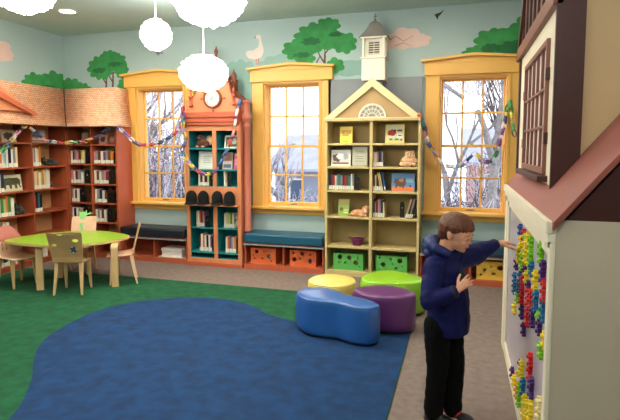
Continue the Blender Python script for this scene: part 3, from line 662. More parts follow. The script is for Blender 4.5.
# ------------------------------------------------------------------ cream house bookcase with pediment and cupola
FY = Frame(0, 5.93, 0)
yb = root('house_bookcase', (-1.03, 6.2, 0), 0, 'cream house-shaped bookcase with a pediment between middle and right windows', 'bookcase')
for x, w in ((-1.585, .03), (-1.035, .035), (-.475, .03)): MB().box(x - w / 2, x + w / 2, 5.93, 6.25, 0, 1.885).build('side_panel', M_cream, yb, .003)
for a, b_ in ((-1.57, -1.052), (-1.018, -.49)):
    for z in (.065, .37, .735, 1.055, 1.345, 1.625): MB().box(a, b_, 5.936, 6.22, z - .026, z).build('shelf', M_cream, yb, .003)
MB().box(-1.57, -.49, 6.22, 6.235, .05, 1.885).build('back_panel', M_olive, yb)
MB().box(-1.60, -.46, 5.925, 5.945, 0, .05).build('plinth', M_cream, yb, .003)
MB().box(-1.61, -.45, 5.90, 6.25, 1.885, 1.915).build('top_board', M_cream, yb, .004)
MB().plate([(-1.55, 1.915), (-.51, 1.915), (-1.03, 2.335)], [], 'xz', 5.97, 6.0).build('pediment_panel', M_tan, yb)
def rake(p, q, w): 
    p = Vector(p); q = Vector(q); t = (q - p).normalized(); n = Vector((-t.y, t.x)) * w
    return [tuple(p), tuple(q), tuple(q + n), tuple(p + n)]
MB().plate([(-1.62, 1.915), (-1.50, 1.915), (-1.03, 2.285), (-.56, 1.915), (-.44, 1.915), (-1.03, 2.39)], [], 'xz', 5.93, 6.0).build('rake_trim', mat('cream_trim', (.92, .84, .64), .5), yb, .005)
MB().box(-1.60, -.46, 5.935, 6.0, 1.915, 1.925).build('base_trim', mat('cream_trim', (.92, .84, .64)), yb, .003)
fan = MB(); cxf, czf = -1.03, 1.925
def halfring(r0, r1): return [(cxf + r1 * math.cos(PI * i / 20), czf + r1 * math.sin(PI * i / 20)) for i in range(21)] + [(cxf + r0 * math.cos(PI - PI * i / 20), czf + r0 * math.sin(PI - PI * i / 20)) for i in range(21)]
for r0, r1 in ((.145, .165), (.098, .108), (.05, .06)): fan.plate(halfring(r0, r1), [], 'xz', 5.948, 5.97)
fan.box(cxf - .165, cxf + .165, 5.948, 5.97, czf, czf + .012)
for i in range(1, 8):
    a = PI * i / 8; M0 = Matrix.Translation((cxf + .1 * math.cos(a), 5.96, czf + .1 * math.sin(a))) @ Matrix.Rotation(-a, 4, 'Y'); fan.xbox(M0, .11, .02, .008)
fo = fan.build('fanlight', M_white, yb)
MB().plate([(cxf + .15 * math.cos(PI * i / 20), czf + .15 * math.sin(PI * i / 20)) for i in range(21)], [], 'xz', 5.965, 5.971).build('fanlight_pane', hexm((.62, .62, .55)), yb)
MB().box(-1.645, -.475, 6.25, 6.285, 1.885, 2.425).build('slate_backing', M_slate, yb)
MB().box(-1.60, -.46, 6.0, 6.25, 1.915, 1.925).build('inner_deck', M_slate, yb)
# cupola
cp = root('roof_cupola', (-1.04, 6.15, 2.355), 0, 'white louvred cupola with a grey flared roof above the house bookcase', 'cupola')
cx0, cy0, hw = -1.04, 6.06, .140
MB().box(cx0 - .10, cx0 + .10, 6.06, 6.25, 2.20, 2.355).build('support_block', M_slate, cp)
MB().box(cx0 - hw, cx0 + hw, cy0 - 0.02, cy0 + .20, 2.371, 2.630).build('cupola_base', M_white, cp, .004)
pn = MB(); 
for a, b_ in ((-.11, -.01), (.01, .11)): pn.plate(rect(cx0 + a, cx0 + b_, 2.410, 2.576), [rect(cx0 + a + .008, cx0 + b_ - .008, 2.418, 2.568)], 'xz', cy0 - .024, cy0 - .018)
pn.build('base_panel', M_white, cp)
MB().box(cx0 - hw - .015, cx0 + hw + .015, cy0 - .035, cy0 + .21, 2.630, 2.650).build('cupola_ledge', M_white, cp, .003)
for sx in (-1, 1):
    for yy in (cy0 - .005, cy0 + .19):
        x = cx0 + sx * (hw - .018); MB().box(x - .014, x + .014, yy - .014, yy + .014, 2.650, 2.869).build('cupola_post', M_white, cp, .002)
lv = MB(); lv.plate(rect(cx0 - .10, cx0 + .10, 2.650, 2.869), [rect(cx0 - .065, cx0 + .065, 2.684, 2.840)], 'xz', cy0 + .03, cy0 + .05); lv.box(cx0 - .10, cx0 + .10, cy0 + .055, cy0 + .20, 2.650, 2.869)
lv.build('louvre_frame', M_white, cp)
MB().box(cx0 - .066, cx0 + .066, cy0 + .046, cy0 + .05, 2.674, 2.845).build('louvre_backing', hexm((.28, .28, .24)), cp)
for i in range(6): MB().xbox(Matrix.Translation((cx0, cy0 + .036, 2.696 + i * .0275)) @ Matrix.Rotation(.6, 4, 'X'), .13, .022, .004).build('louvre_slat', M_white, cp)
MB().box(cx0 - .004, cx0 + .004, cy0 + .026, cy0 + .03, 2.684, 2.840).build('louvre_mullion', M_white, cp)
MB().box(cx0 - hw - .02, cx0 + hw + .02, cy0 - .04, cy0 + .215, 2.865, 2.884).build('cupola_eave', M_white, cp, .003)
rr = MB(); vs = []; pr = [(.175, 2.881), (.16, 2.894), (.115, 2.948), (.085, 2.996), (.065, 3.035), (.06, 3.055), (.03, 3.075), (.012, 3.089)]
for r_, z in pr:
    for sx, sy in ((-1, -1), (1, -1), (1, 1), (-1, 1)): vs.append((cx0 + sx * r_, cy0 + .09 + sy * r_ * .78, z))
fs = [(4 * i + j, 4 * i + (j + 1) % 4, 4 * i + 4 + (j + 1) % 4, 4 * i + 4 + j) for i in range(len(pr) - 1) for j in range(4)] + [(3, 2, 1, 0), tuple(4 * (len(pr) - 1) + j for j in range(4))]
rr.add(vs, fs); rr.build('cupola_roof', mat('cupola_roof_grey', (.50, .48, .46), .6, .06, 9), cp)
fi = MB(); fi.tube([(cx0, cy0 + .09, 3.084), (cx0, cy0 + .09, 3.172)], .006, 8); fi.ell((cx0, cy0 + .09, 3.104), (.014, .014, .014), 10, 8); fi.box(cx0 - .022, cx0 + .022, cy0 + .104, cy0 + .112, 3.141, 3.151)
fi.build('cupola_finial', mat('cupola_roof_grey', (.5, .48, .46)), cp)
# contents of the cream bookcase
GY = 'books in the cream bookcase'
wy = lambda row, bay: 'on the cream bookcase %s shelf, %s side' % (row, bay)
display(FY, -1.44, .10, 1.625, .155, .205, (.90, .82, .32), [(rect(.1, .9, .7, .76), (.78, .25, .18), 'red_lettering'), (rect(.15, .42, .58, .64), (.78, .25, .18), 'red_lettering'), (rect(.5, .85, .58, .64), (.78, .25, .18), 'red_lettering'), (rect(.2, .7, .46, .52), (.78, .25, .18), 'red_lettering'), (stroke([(.2, .15), (.5, .08), (.8, .15)], .02), (.75, .62, .2), 'fold_line')], 'yellow paper sign with red lettering on the top left cream shelf', 'sign', 'paper_sign', .1)
display(FY, -.885, .10, 1.625, .225, .225, (.86, .80, .42), [(rect(.06, .94, .12, .96), (.82, .78, .64), 'cover_picture'), (blob(.34, .55, .22, .17, 5, .12, 3, 26), (.66, .14, .10), 'ladybug_picture'), (blob(.5, .66, .07, .07, 5, .12, 3, 16), (.12, .08, .08), 'ladybug_picture'), (rect(.62, .88, .62, .72), (.30, .25, .22), 'title_band'), (rect(.62, .9, .3, .5), (.92, .90, .86), 'title_band'), (rect(.66, .86, .36, .44), (.3, .45, .5), 'title_band'), (blob(.3, .2, .1, .06, 5, .2, 4, 20), (.32, .60, .32), 'leaf_picture'), (blob(.6, .2, .12, .06, 5, .2, 5, 20), (.32, .60, .32), 'leaf_picture'), (rect(.8, .9, .13, .22), (.3, .4, .65), 'leaf_picture')], 'picture book with a red ladybug on the cover, top right cream shelf')
display(FY, -1.545, .08, 1.345, .245, .20, (.90, .88, .84), [(rect(.08, .92, .12, .9), (.80, .80, .80), 'photo'), (blob(.3, .52, .22, .25, 5, .2, 8, 24), (.35, .30, .30), 'photo'), (blob(.45, .62, .18, .18, 5, .2, 9, 24), (.93, .92, .92), 'photo'), (blob(.75, .6, .12, .2, 5, .2, 9, 24), (.62, .64, .66), 'photo'), (rect(.1, .9, .13, .24), (.55, .40, .34), 'photo')], 'white framed landscape photograph on the second cream shelf', 'picture frame', 'picture_frame', .12)
display(FY, -1.28, .07, 1.345, .19, .245, (.62, .62, .54), [(rect(.06, .94, .05, .95), (.72, .72, .64), 'paper')] + lines(.2, .8, [.25, .38, .48, .66, .74], .02, (.40, .40, .36)), 'grey framed text notice beside the white photograph, second cream shelf', 'sign', 'framed_notice', .08)
books(FY, -1.015, -.90, .05, 1.345, ['cream', 'white', 'pink', 'navy', 'navy', 'grey'], wy('second', 'right'), GY, .185, .02, .16, seed=61)
plush('plush_sheep', 'fluffy tan plush sheep at the right end of the second cream shelf', 'toy', FY, [((-.60, .10, 1.41), (.10, .07, .066)), ((-.59, .09, 1.48), (.06, .05, .055)), ((-.68, .06, 1.37), (.03, .03, .025)), ((-.54, .05, 1.37), (.03, .03, .025)), ((-.63, .08, 1.52), (.02, .015, .02)), ((-.55, .08, 1.52), (.02, .015, .02)), ((-.60, .07, 1.375), (.09, .06, .03))], M_ftan,
      extra=[('hoof', (-.70, .045, 1.36), (.014, .014, .014), M_fbrown), ('hoof', (-.56, .025, 1.36), (.014, .014, .014), M_fbrown), ('eye', (-.61, .043, 1.495), (.005, .004, .005), M_eye), ('eye', (-.575, .043, 1.495), (.005, .004, .005), M_eye)], fuzz=.012)
books(FY, -1.565, -1.25, .05, 1.055, ['navy', 'brown', 'red', 'white', 'grey', 'teal', 'grey', 'maroon', 'red', 'brown', 'teal', 'white', 'grey'], wy('third', 'left'), GY, .195, .03, .16, seed=62)
blackbox(FY, -1.235, -1.18, .06, 1.055, .165, 'black bookend on the third cream shelf, left side', 'black bookends in the cream bookcase')
books(FY, -1.015, -.93, .05, 1.055, ['maroon', 'cream', 'navy', 'green'], wy('third', 'right'), GY, .21, .02, .16, seed=63)
for i, (dx, c) in enumerate(((0, 'yellow'), (.018, 'cream'), (.05, 'blue'))): book(FY, -.925 + dx, .05, 1.055, .015, .225, .16, c, '%s book leaning against the row, third cream shelf' % c, GY, -.20 + i * .01)
display(FY, -.80, .08, 1.055, .27, .215, (.35, .52, .72), [(rect(.02, .98, .02, .25), (.86, .48, .22), 'cover_picture'), (blob(.38, .5, .28, .24, 8, .2, 8, 30), (.35, .24, .20), 'turtle_picture'), (blob(.42, .62, .12, .10, 8, .2, 8, 20), (.70, .50, .36), 'turtle_picture'), (rect(.18, .24, .16, .34), (.3, .2, .16), 'turtle_picture'), (rect(.48, .54, .16, .34), (.3, .2, .16), 'turtle_picture'), (rect(.62, .95, .5, .72), (.50, .68, .80), 'cover_picture'), (blob(.82, .3, .04, .06, 4, .1, 8, 12), (.1, .15, .4), 'turtle_picture')], 'blue picture book with a brown spiky turtle on orange ground')
display(FY, -1.455, .09, .735, .135, .20, (.58, .72, .32), [(rect(.08, .92, .66, .94), (.72, .62, .42), 'cover_picture'), (blob(.3, .4, .16, .12, 6, .2, 8, 20), (.40, .30, .24), 'cover_picture'), (rect(.5, .9, .15, .25), (.85, .88, .6), 'title_band'), (rect(.5, .9, .32, .38), (.85, .88, .6), 'title_band')], 'green picture book standing on the fourth cream shelf, left side')
M_spot = mat('spotted_fawn_plush', (.84, .62, .46), .95, .35, 40, .5, sheen=.2)
plush('plush_fawn', 'spotted tan plush animal lying on the fourth cream shelf', 'toy', FY, [((-1.19, .12, .775), (.11, .05, .038)), ((-1.12, .10, .80), (.04, .035, .035)), ((-1.10, .1, .845), (.035, .02, .022)), ((-1.14, .1, .835), (.018, .01, .02)), ((-1.27, .08, .757), (.05, .03, .02)), ((-1.15, .05, .754), (.06, .025, .017))], M_spot, extra=[('face_patch', (-1.105, .067, .80), (.02, .01, .022), mat('white_felt', (.9, .88, .84), .9)), ('eye', (-1.125, .066, .812), (.004, .004, .004), M_eye)], fuzz=.008)
books(FY, -1.015, -.875, .05, .735, ['brown', 'grey', 'maroon', 'pink', 'grey', 'navy', 'cream'], wy('fourth', 'right'), GY, .21, .03, .16, seed=64)
blackbox(FY, -.70, -.645, .12, .735, .19, 'black bookend mid shelf beside the leaning books, fourth cream shelf', 'black bookends in the cream bookcase')
for i, (dx, c) in enumerate(((0, 'cream'), (.024, 'maroon'), (.046, 'grey'), (.07, 'black'))): book(FY, -.635 + dx, .05, .738, .018, .235, .16, c, '%s book leaning right, fourth shelf of the cream bookcase' % c, GY, .28 - i * .02)
bsk = root('basket', (-1.22, 6.06, .371), 0, 'small purple basket with handles on the fifth cream shelf', 'basket')
b_ = MB(); b_.lathe([(.055, .371), (.075, .44), (.078, .455), (.070, .455), (.065, .44), (.048, .378)], -1.22, 6.06, 20); b_.build('basket_bowl', mat('purple_weave', (.42, .12, .36), .7, .2, 90, .6), bsk)
for s_ in (-1, 1):
    h = MB(); h.tube([(-1.22 + s_ * .072, 6.03, .445), (-1.22 + s_ * .10, 6.04, .465), (-1.22 + s_ * .10, 6.08, .465), (-1.22 + s_ * .072, 6.09, .445)], .006, 8); h.build('handle', mat('purple_weave', (.42, .12, .36)), bsk)
bin_(-1.50, -1.13, 5.98, .205, M_binG, 'green storage bin with round holes, left side of the cream bookcase', gB, [(.22, .78, .030), (.38, .82, .008), (.54, .76, .028), (.83, .78, .014), (.20, .45, .010), (.40, .45, .016), (.76, .48, .030), (.88, .25, .01)], [(.54, .72, .034, (.62, .5, .42), 'brown'), (.76, .46, .034, (.72, .55, .40), 'tan')])
bin_(-.97, -.60, 5.98, .205, M_binG, 'green storage bin with round holes, right side of the cream bookcase', gB, [(.12, .88, .014), (.30, .86, .008), (.48, .82, .016), (.77, .76, .030), (.24, .48, .030), (.54, .55, .009), (.86, .42, .009), (.12, .2, .01), (.66, .32, .016), (.42, .22, .008)])

# ------------------------------------------------------------------ pendant lamps
def pendant(x, y, z, r, rz_, label):
    p = root('pendant_lamp', (x, y, z), 0, label, 'lamp', 'ruffled white pendant lamps')
    rnd = random.Random(int(x * 100)); o = MB()
    def f(d): return .97 + .10 * abs(noise.noise(d * 4.5 + Vector((x, y, z)))) + .09 * abs(math.sin(5 * d.z * 2.2 + 3 * noise.noise(d * 3 + Vector((y, x, z))))) + .10 * noise.noise(d * 8)
    o.ell((x, y, z), (r, r, rz_), 56, 36, f=f); o.build('lamp_shade', M_lamp, p)
    c = MB(); c.tube([(x, y, z + rz_ * .9), (x, y, ZC - .03)], .006, 6); c.build('cord', M_cord, p)
    MB().lathe([(.06, ZC - .03), (.055, ZC - .012), (.05, ZC - .001)], x, y, 20).build('ceiling_rose', M_cord, p)
pendant(-3.18, 4.81, 2.78, .152, .152, 'small round white pendant lamp hanging near the left window')
pendant(-2.18, 4.01, 2.22, .195, .145, 'low white pendant lamp hanging in front of the tower clock')
pendant(-1.47, 2.78, 2.475, .205, .165, 'large near white pendant lamp at the top of the view')
pendant(-3.38, 3.28, 2.83, .23, .17, 'white pendant lamp at the top left, cut by the frame edge')
pendant(.2, .6, 2.6, .22, .17, 'added unseen white pendant for fill light behind the viewpoint, right one')  # this and the next two: unseen pendants added to fill the room with light
pendant(-2.6, .4, 2.6, .22, .17, 'added unseen white pendant for fill light behind the viewpoint, middle one')
pendant(-4.6, .8, 2.6, .22, .17, 'added unseen white pendant for fill light behind the viewpoint, left one')
def recessed(x, y, label, r=.09, glow=None):
    p = root('recessed_or_fill_light', (x, y, ZC - .01), 0, label, 'ceiling light', 'recessed ceiling lights')  # only the corner one is visible; the rest are added fill lights
    MB().plate(circ(x, y, r + .02, 24), [circ(x, y, r, 24)], 'xy', ZC - .012, ZC - .0005).build('light_rim', M_white, p)
    MB().plate(circ(x, y, r, 24), [], 'xy', ZC - .006, ZC - .001).build('light_lens', glow or M_lamp2, p)
recessed(-4.66, 5.18, 'recessed ceiling light in the left corner of the room')
for i, x in enumerate((-4.4, -3.0, -1.6, -.2)):
    recessed(x, 4.45 + .1 * i, 'added unseen fill light in the ceiling, window side, %s from the left' % ORD[i], .13, M_fill)  # row added just out of view to brighten the back wall and floor
for i, (x, y) in enumerate(((-4.8, 2.0), (-3.0, 1.6), (-.9, 1.4), (-1.0, -.9), (-4.6, -.9), (1.6, -.9), (1.4, .9))):
    recessed(x, y, 'added unseen fill light in the ceiling behind the viewpoint, %s' % ['far left', 'left of centre', 'by the rug', 'rear middle', 'rear left', 'rear right', 'near the playhouse'][i], .14)  # out-of-view fixtures added as general fill light

# ------------------------------------------------------------------ playhouse with puzzle board
ph = root('playhouse', (1.4, 3.1, 0), 0, 'beige wooden playhouse with brown roof trim and a puzzle board wall', 'playhouse')
PX, PY0, PY1, XE = .345, 2.13, 4.22, 2.62
MB().box(PX + .012, XE, PY0, PY0 + .03, 0, 1.29).build('end_wall', M_beige, ph)
MB().box(PX + .05, XE, PY1 - .03, PY1, 0, 1.29).build('end_wall', M_beige, ph)
MB().box(PX + .012, PX + .05, PY0 + .03, PY1 - .03, 0, 1.27).build('board_panel', mat('pale_lilac_board', (.72, .69, .74), .35, .02, 6, coat=.3), ph)
M_fr = mat('cream_frame', (.90, .86, .77), .45, .03, 5)
fr = MB()
fr.box(PX - .008, PX + .012, PY0 - .004, PY0 + .055, 0, 1.28); fr.box(PX - .008, PX + .05, PY1 - .14, PY1 + .012, 0, 1.28); fr.box(PX - .001, PX + .012, PY0 + .05, PY0 + .08, .05, 1.2); fr.box(PX - .001, PX + .012, PY1 - .19, PY1 - .13, .05, 1.2); fr.box(PX - .001, PX + .012, PY0, PY1, 1.13, 1.2); fr.box(PX - .001, PX + .012, PY0, PY1, .05, .085)
fr.box(PX - .004, PX + .012, PY0, PY1, 0, .06); fr.box(PX - .008, PX + .012, PY0, PY1, 1.17, 1.28)
fr.box(PX - .018, PX + .012, PY0 - .005, PY1 + .012, 1.20, 1.235)
fr.build('board_frame', M_fr, ph, .005)
# skirt roof, slope rises toward +x
S = 1.25; ex = PX - .004; ez = 1.285
def rz(x): return ez + (x - ex) * S
RY0, RY1 = 2.10, 4.22; XT = ex + 1.55
M_sk = mat('dusty_rose_roof', (.54, .29, .25), .55, .05, 5); 
sk = MB(); sk.plate([(ex, ez), (XT, rz(XT)), (XT, rz(XT) - .035), (ex, ez - .035)], [], 'xz', RY0, RY1); sk.build('roof_skirt', M_sk, ph, .003)
MB().box(ex - .02, ex + .01, PY0 - .006, RY1, ez - .05, ez + .0).build('eave_board', M_fr, ph, .003)
MB().plate([(ex + .04, 1.275), (XE, 1.275), (XE, rz(XT) - .04), (XT, rz(XT) - .04)], [], 'xz', PY0 + .005, PY0 + .03).build('gable_infill', M_brown, ph)
MB().plate([(ex + .04, 1.275), (XE, 1.275), (XE, rz(XT) - .04), (XT, rz(XT) - .04)], [], 'xz', PY1 - .03, PY1 - .005).build('gable_infill', M_brown, ph)
# upper storey
DX = .42; DY0, DY1 = 2.67, 4.24; DT = 2.24
MB().plate([(DX + .1, rz(DX + .1)), (XT, rz(XT)), (XE, rz(XT)), (XE, ZC - .01), (DX + .1, ZC - .01)], [], 'xz', DY0, DY0 + .03).build('upper_side_wall', M_beige2, ph)
MB().plate([(DX + .1, rz(DX + .1)), (XT, rz(XT)), (XE, rz(XT)), (XE, ZC - .01), (DX + .1, ZC - .01)], [], 'xz', DY1 - .03, DY1).build('upper_side_wall', M_beige2, ph)
cb_ = MB(); cb_.plate([(DX - .012, rz(DX - .012)), (DX + .115, rz(DX + .115)), (DX + .115, 2.9), (DX - .012, 2.55)], [], 'xz', DY0 - .02, DY0 + .005); cb_.build('corner_board', M_brown, ph, .003)
cb2 = MB(); cb2.box(DX - .015, DX + .03, DY1 - .03, DY1 + .02, rz(DX) - .01, 2.30); cb2.build('corner_board', M_brown, ph, .003)
wy0, wy1, wz0, wz1 = 2.87, 3.84, 1.43, 2.13
MB().plate(rect(DY0, DY1, rz(DX) - .01, DT + .03), [rect(wy0, wy1, wz0, wz1)], 'yz', DX, DX + .03).build('upper_front_wall', mat('cream_frame', (.90, .86, .77)), ph)
MB().box(DX - .03, DX + .02, DY0 - .02, DY1 + .06, DT, DT + .085).build('cross_beam', mat('worn_brown_beam', (.50, .31, .25), .5, .1, 8), ph, .004)
# open brown lattice window
wn = MB(); wn.plate(rect(wy0, wy1, wz0, wz1), [rect(wy0 + .03, wy1 - .03, wz0 + .035, wz1 - .03)], 'yz', DX - .018, DX + .012)
n = 5; W = wy1 - wy0 - .06
for i in range(1, n):
    y = wy0 + .03 + W * i / n; wn.box(DX - .012, DX + .004, y - .008, y + .008, wz0 + .03, wz1 - .03)
for i in range(1, 3):
    z = wz0 + .05 + (wz1 - wz0 - .095) * i / 3; wn.box(DX - .012, DX + .004, wy0 + .03, wy1 - .03, z - .008, z + .008)
wn.build('lattice_window', mat('worn_brown_beam', (.50, .31, .25)), ph, .002)
MB().box(DX + .003, DX + .012, wy0 + .01, wy1 - .01, wz0 + .01, wz1 - .01).build('window_backing', mat('pale_window_backing', (.84, .81, .78), .5, .06, 4), ph)
MB().box(DX - .05, DX + .01, wy0 - .06, wy1 + .03, wz0 - .035, wz0 - .005).build('window_ledge', M_brown, ph, .003)
for y, z in ((wy0 - .004, 1.62), (wy0 - .004, 1.95), (wy1 + .004, 1.6), (wy1 + .004, 1.93)): MB().box(DX - .02, DX + .004, y - .014, y + .014, z - .03, z + .03).build('hinge', M_brown, ph, .002)
# half timbered gable above the beam
gy = (DY0 + DY1) / 2 + .0; GH = 3.27
MB().plate([(DY1 + .02, DT + .06), (gy + .1, GH), (gy - .1, GH), (DY0, DT + .5), (DY0, DT + .06)], [], 'yz', DX + .004, DX + .03).build('gable_panel', mat('cream_frame', (.90, .86, .77)), ph)
for i in range(7):
    y = DY1 - .12 - i * .19; zt = min(GH - .05, DT + .08 + (DY1 - y) * 1.25)
    MB().box(DX - .012, DX + .006, y - .03, y + .03, DT + .07, zt).build('timber', M_brown, ph, .003)
MB().plate([(DY1 + .10, DT + .0), (DY1 + .03, DT + .0), (gy - .0, GH - .03), (gy + .07, GH)], [], 'yz', DX - .03, DX + .03).build('gable_rake', M_brown, ph, .003)
# puzzle pieces on the board
PC_ = {'blue': (.06, .30, .62), 'red': (.80, .08, .12), 'yellow': (.95, .83, .12), 'green': (.52, .80, .12), 'purple': (.28, .10, .42), 'teal': (.03, .42, .60), 'orange': (.95, .60, .15), 'pale yellow': (.95, .88, .62)}
COLS = [('blue', 3.24, 1.04, 1.10, 'top left'), ('red', 3.05, 1.04, 1.11, 'top'), ('yellow', 2.86, 1.05, 1.13, 'top middle'), ('green', 2.75, .95, 1.11, 'upper middle'), ('green', 3.12, .86, .95, 'left middle'),
 ('yellow', 2.95, .93, 1.05, 'upper middle, under the hand'), ('yellow', 3.31, .86, .95, 'far left, under the hand'), ('purple', 3.39, .80, .88, 'far left'), ('green', 2.41, 1.05, 1.15, 'top right'), ('purple', 2.34, .98, 1.09, 'upper right'),
 ('red', 2.29, .91, 1.02, 'right'), ('teal', 2.29, .83, .92, 'right, under the red row'), ('purple', 2.38, .74, .82, 'lower right'), ('yellow', 2.22, .74, .82, 'rightmost, low'), ('teal', 2.69, .93, 1.01, 'centre'), ('yellow', 2.55, .89, .99, 'centre right'),
 ('teal', 2.52, .80, .90, 'centre right, under the yellow row'), ('green', 2.41, .80, .84, 'right of centre'), ('yellow', 2.88, .84, .92, 'centre'), ('red', 3.06, .67, .83, 'long left'), ('purple', 2.80, .84, .88, 'centre'), ('red', 2.78, .64, .83, 'long middle'),
 ('purple', 3.03, .60, .67, 'below the long left red row'), ('purple', 2.92, .54, .61, 'lowest of the upper cluster'), ('teal', 3.47, .62, .74, 'far left, low'), ('yellow', 3.42, .50, .58, 'far left, lowest'), ('green', 3.27, .62, .68, 'left, low'), ('teal', 3.25, .69, .75, 'left'),
 ('red', 2.62, .42, .56, 'top of the lower cluster'), ('purple', 2.56, .36, .46, 'lower cluster, right'), ('teal', 2.86, .22, .33, 'lower cluster, middle'), ('yellow', 2.94, .29, .38, 'lower cluster, upper left'), ('yellow', 3.08, .24, .27, 'lower cluster, side branch'), ('purple', 3.42, .07, .14, 'lower cluster, far left'),
 ('yellow', 3.30, .07, .14, 'lower cluster, left'), ('orange', 3.14, .07, .18, 'lower cluster, left'), ('yellow', 2.78, .10, .26, 'lower cluster, low middle'), ('yellow', 2.55, .14, .35, 'lower cluster, right'), ('green', 3.02, .08, .20, 'lower cluster, low'), ('pale yellow', 2.29, .22, .50, 'lower cluster, far right'), ('purple', 3.01, .33, .36, 'lower cluster, top'),
 ('yellow', 3.18, .98, 1.06, 'left of top'), ('green', 2.99, 1.06, 1.10, 'top, beside red'), ('purple', 2.98, .88, .93, 'middle'), ('teal', 3.16, .77, .84, 'left of the long red row'), ('red', 2.67, .76, .86, 'middle'), ('purple', 2.60, .70, .80, 'middle low'), ('green', 2.31, .66, .74, 'right low'), ('yellow', 2.68, .02 + .06, .28, 'lower cluster, bottom middle')]
protos = {}
def gear_proto(cn):
    o = MB(); pts = []
    for i in range(24):
        r = (.023 if i % 4 in (0, 1) else .0165); a = 2 * PI * i / 24 + .2; pts.append((r * math.cos(a), r * math.sin(a)))
    o.plate(pts, [circ(0, 0, .004, 8)], 'yz', -.020, .0)
    o.tube([(-.002, 0, 0), (-.028, 0, 0)], .009, 10)
    m = mat('puzzle_' + cn.replace(' ', '_'), PC_[cn], .3, coat=.3)
    b = o.build('gear_toy', m, None, .0012)
    return b
XB = PX + .012
for cn, y, z0, z1, wh in COLS:
    nn = max(1, int(round((z1 - z0) / .034)))
    for i in range(nn):
        if cn not in protos: g = protos[cn] = gear_proto(cn)
        else: g = protos[cn].copy(); COL.objects.link(g)
        g.location = (XB, y + (.005 if i % 2 else -.005), z0 + .018 + i * .034)
        g.rotation_euler = (i * .5, 0, 0)
        pos = 'single one' if nn == 1 else ('bottom one' if i == 0 else ('top one' if i == nn - 1 else '%s from the bottom' % ORD[i]))
        tag(g, '%s gear puzzle piece, %s, %s' % (cn, pos, wh), 'puzzle piece', '%s puzzle pieces on the board' % cn)

# ------------------------------------------------------------------ poufs
def pouf(pts, h, rgb, label, cn):
    P = [tuple(p) for p in spline(pts, 6)]; cx = sum(p[0] for p in P) / len(P); cy = sum(p[1] for p in P) / len(P)
    r = root('pouf', (cx, cy, .012), 0, label, 'pouf', 'petal-shaped vinyl poufs')
    m = mat(cn, rgb, .33, .04, 3, coat=.25, spec=.5)
    def ring(s, z): return [(cx + (x - cx) * s, cy + (y - cy) * s, z) for x, y in P]
    o = MB(); n = len(P); prof_ = [(.955, .03), (.985, .045), (1.0, .09), (1.0, .20), (1.0, h - .055), (.985, h - .028), (.955, h - .010), (.90, h), (.6, h + .006), (.3, h + .008), (.02, h + .009)]
    vs = []
    for s_, z in prof_: vs += ring(s_, z)
    fs = [(i * n + j, i * n + (j + 1) % n, (i + 1) * n + (j + 1) % n, (i + 1) * n + j) for i in range(len(prof_) - 1) for j in range(n)]
    fs.append(tuple(reversed(range(n)))); fs.append(tuple((len(prof_) - 1) * n + j for j in range(n)))
    o.add(vs, fs, 0, True); o.build('pouf_cover', m, r)
    b = MB(); b.plate([(x, y) for x, y, z in ring(.94, 0)], [], 'xy', .0125, .035); b.build('pouf_base', M_dark, r)
    s = MB(); s.tube([(x, y, z) for x, y, z in ring(.962, h - .012)], .003, 5, closed=True); s.build('seam_piping', m, r)
pouf([(-1.35, 4.04), (-1.34, 4.18), (-1.24, 4.27), (-1.10, 4.25), (-.95, 4.13), (-.81, 4.06), (-.70, 4.01), (-.605, 3.93), (-.60, 3.86), (-.66, 3.79), (-.78, 3.785), (-.93, 3.85), (-1.08, 3.86), (-1.22, 3.89)], .33, (.17, .38, .66), 'blue bean-shaped vinyl pouf, nearest on the rug', 'blue_vinyl')
pouf([(-1.37, 4.46), (-1.36, 4.62), (-1.27, 4.74), (-1.14, 4.76), (-1.0, 4.71), (-.93, 4.58), (-.935, 4.44), (-1.02, 4.335), (-1.15, 4.31), (-1.29, 4.35)], .33, (.93, .83, .45), 'pale yellow rounded vinyl pouf behind the blue one', 'yellow_vinyl')
pouf([(-.90, 4.27), (-.84, 4.39), (-.69, 4.485), (-.52, 4.47), (-.40, 4.40), (-.345, 4.29), (-.385, 4.18), (-.52, 4.11), (-.68, 4.10), (-.82, 4.16)], .33, (.38, .17, .42), 'purple vinyl pouf between the blue and the green ones', 'purple_vinyl')
pouf([(-.905, 4.66), (-.90, 4.84), (-.79, 5.02), (-.66, 5.08), (-.50, 5.01), (-.37, 4.91), (-.30, 4.78), (-.35, 4.66), (-.50, 4.575), (-.70, 4.54), (-.84, 4.56)], .33, (.56, .78, .16), 'lime green petal-shaped vinyl pouf, farthest right', 'green_vinyl')

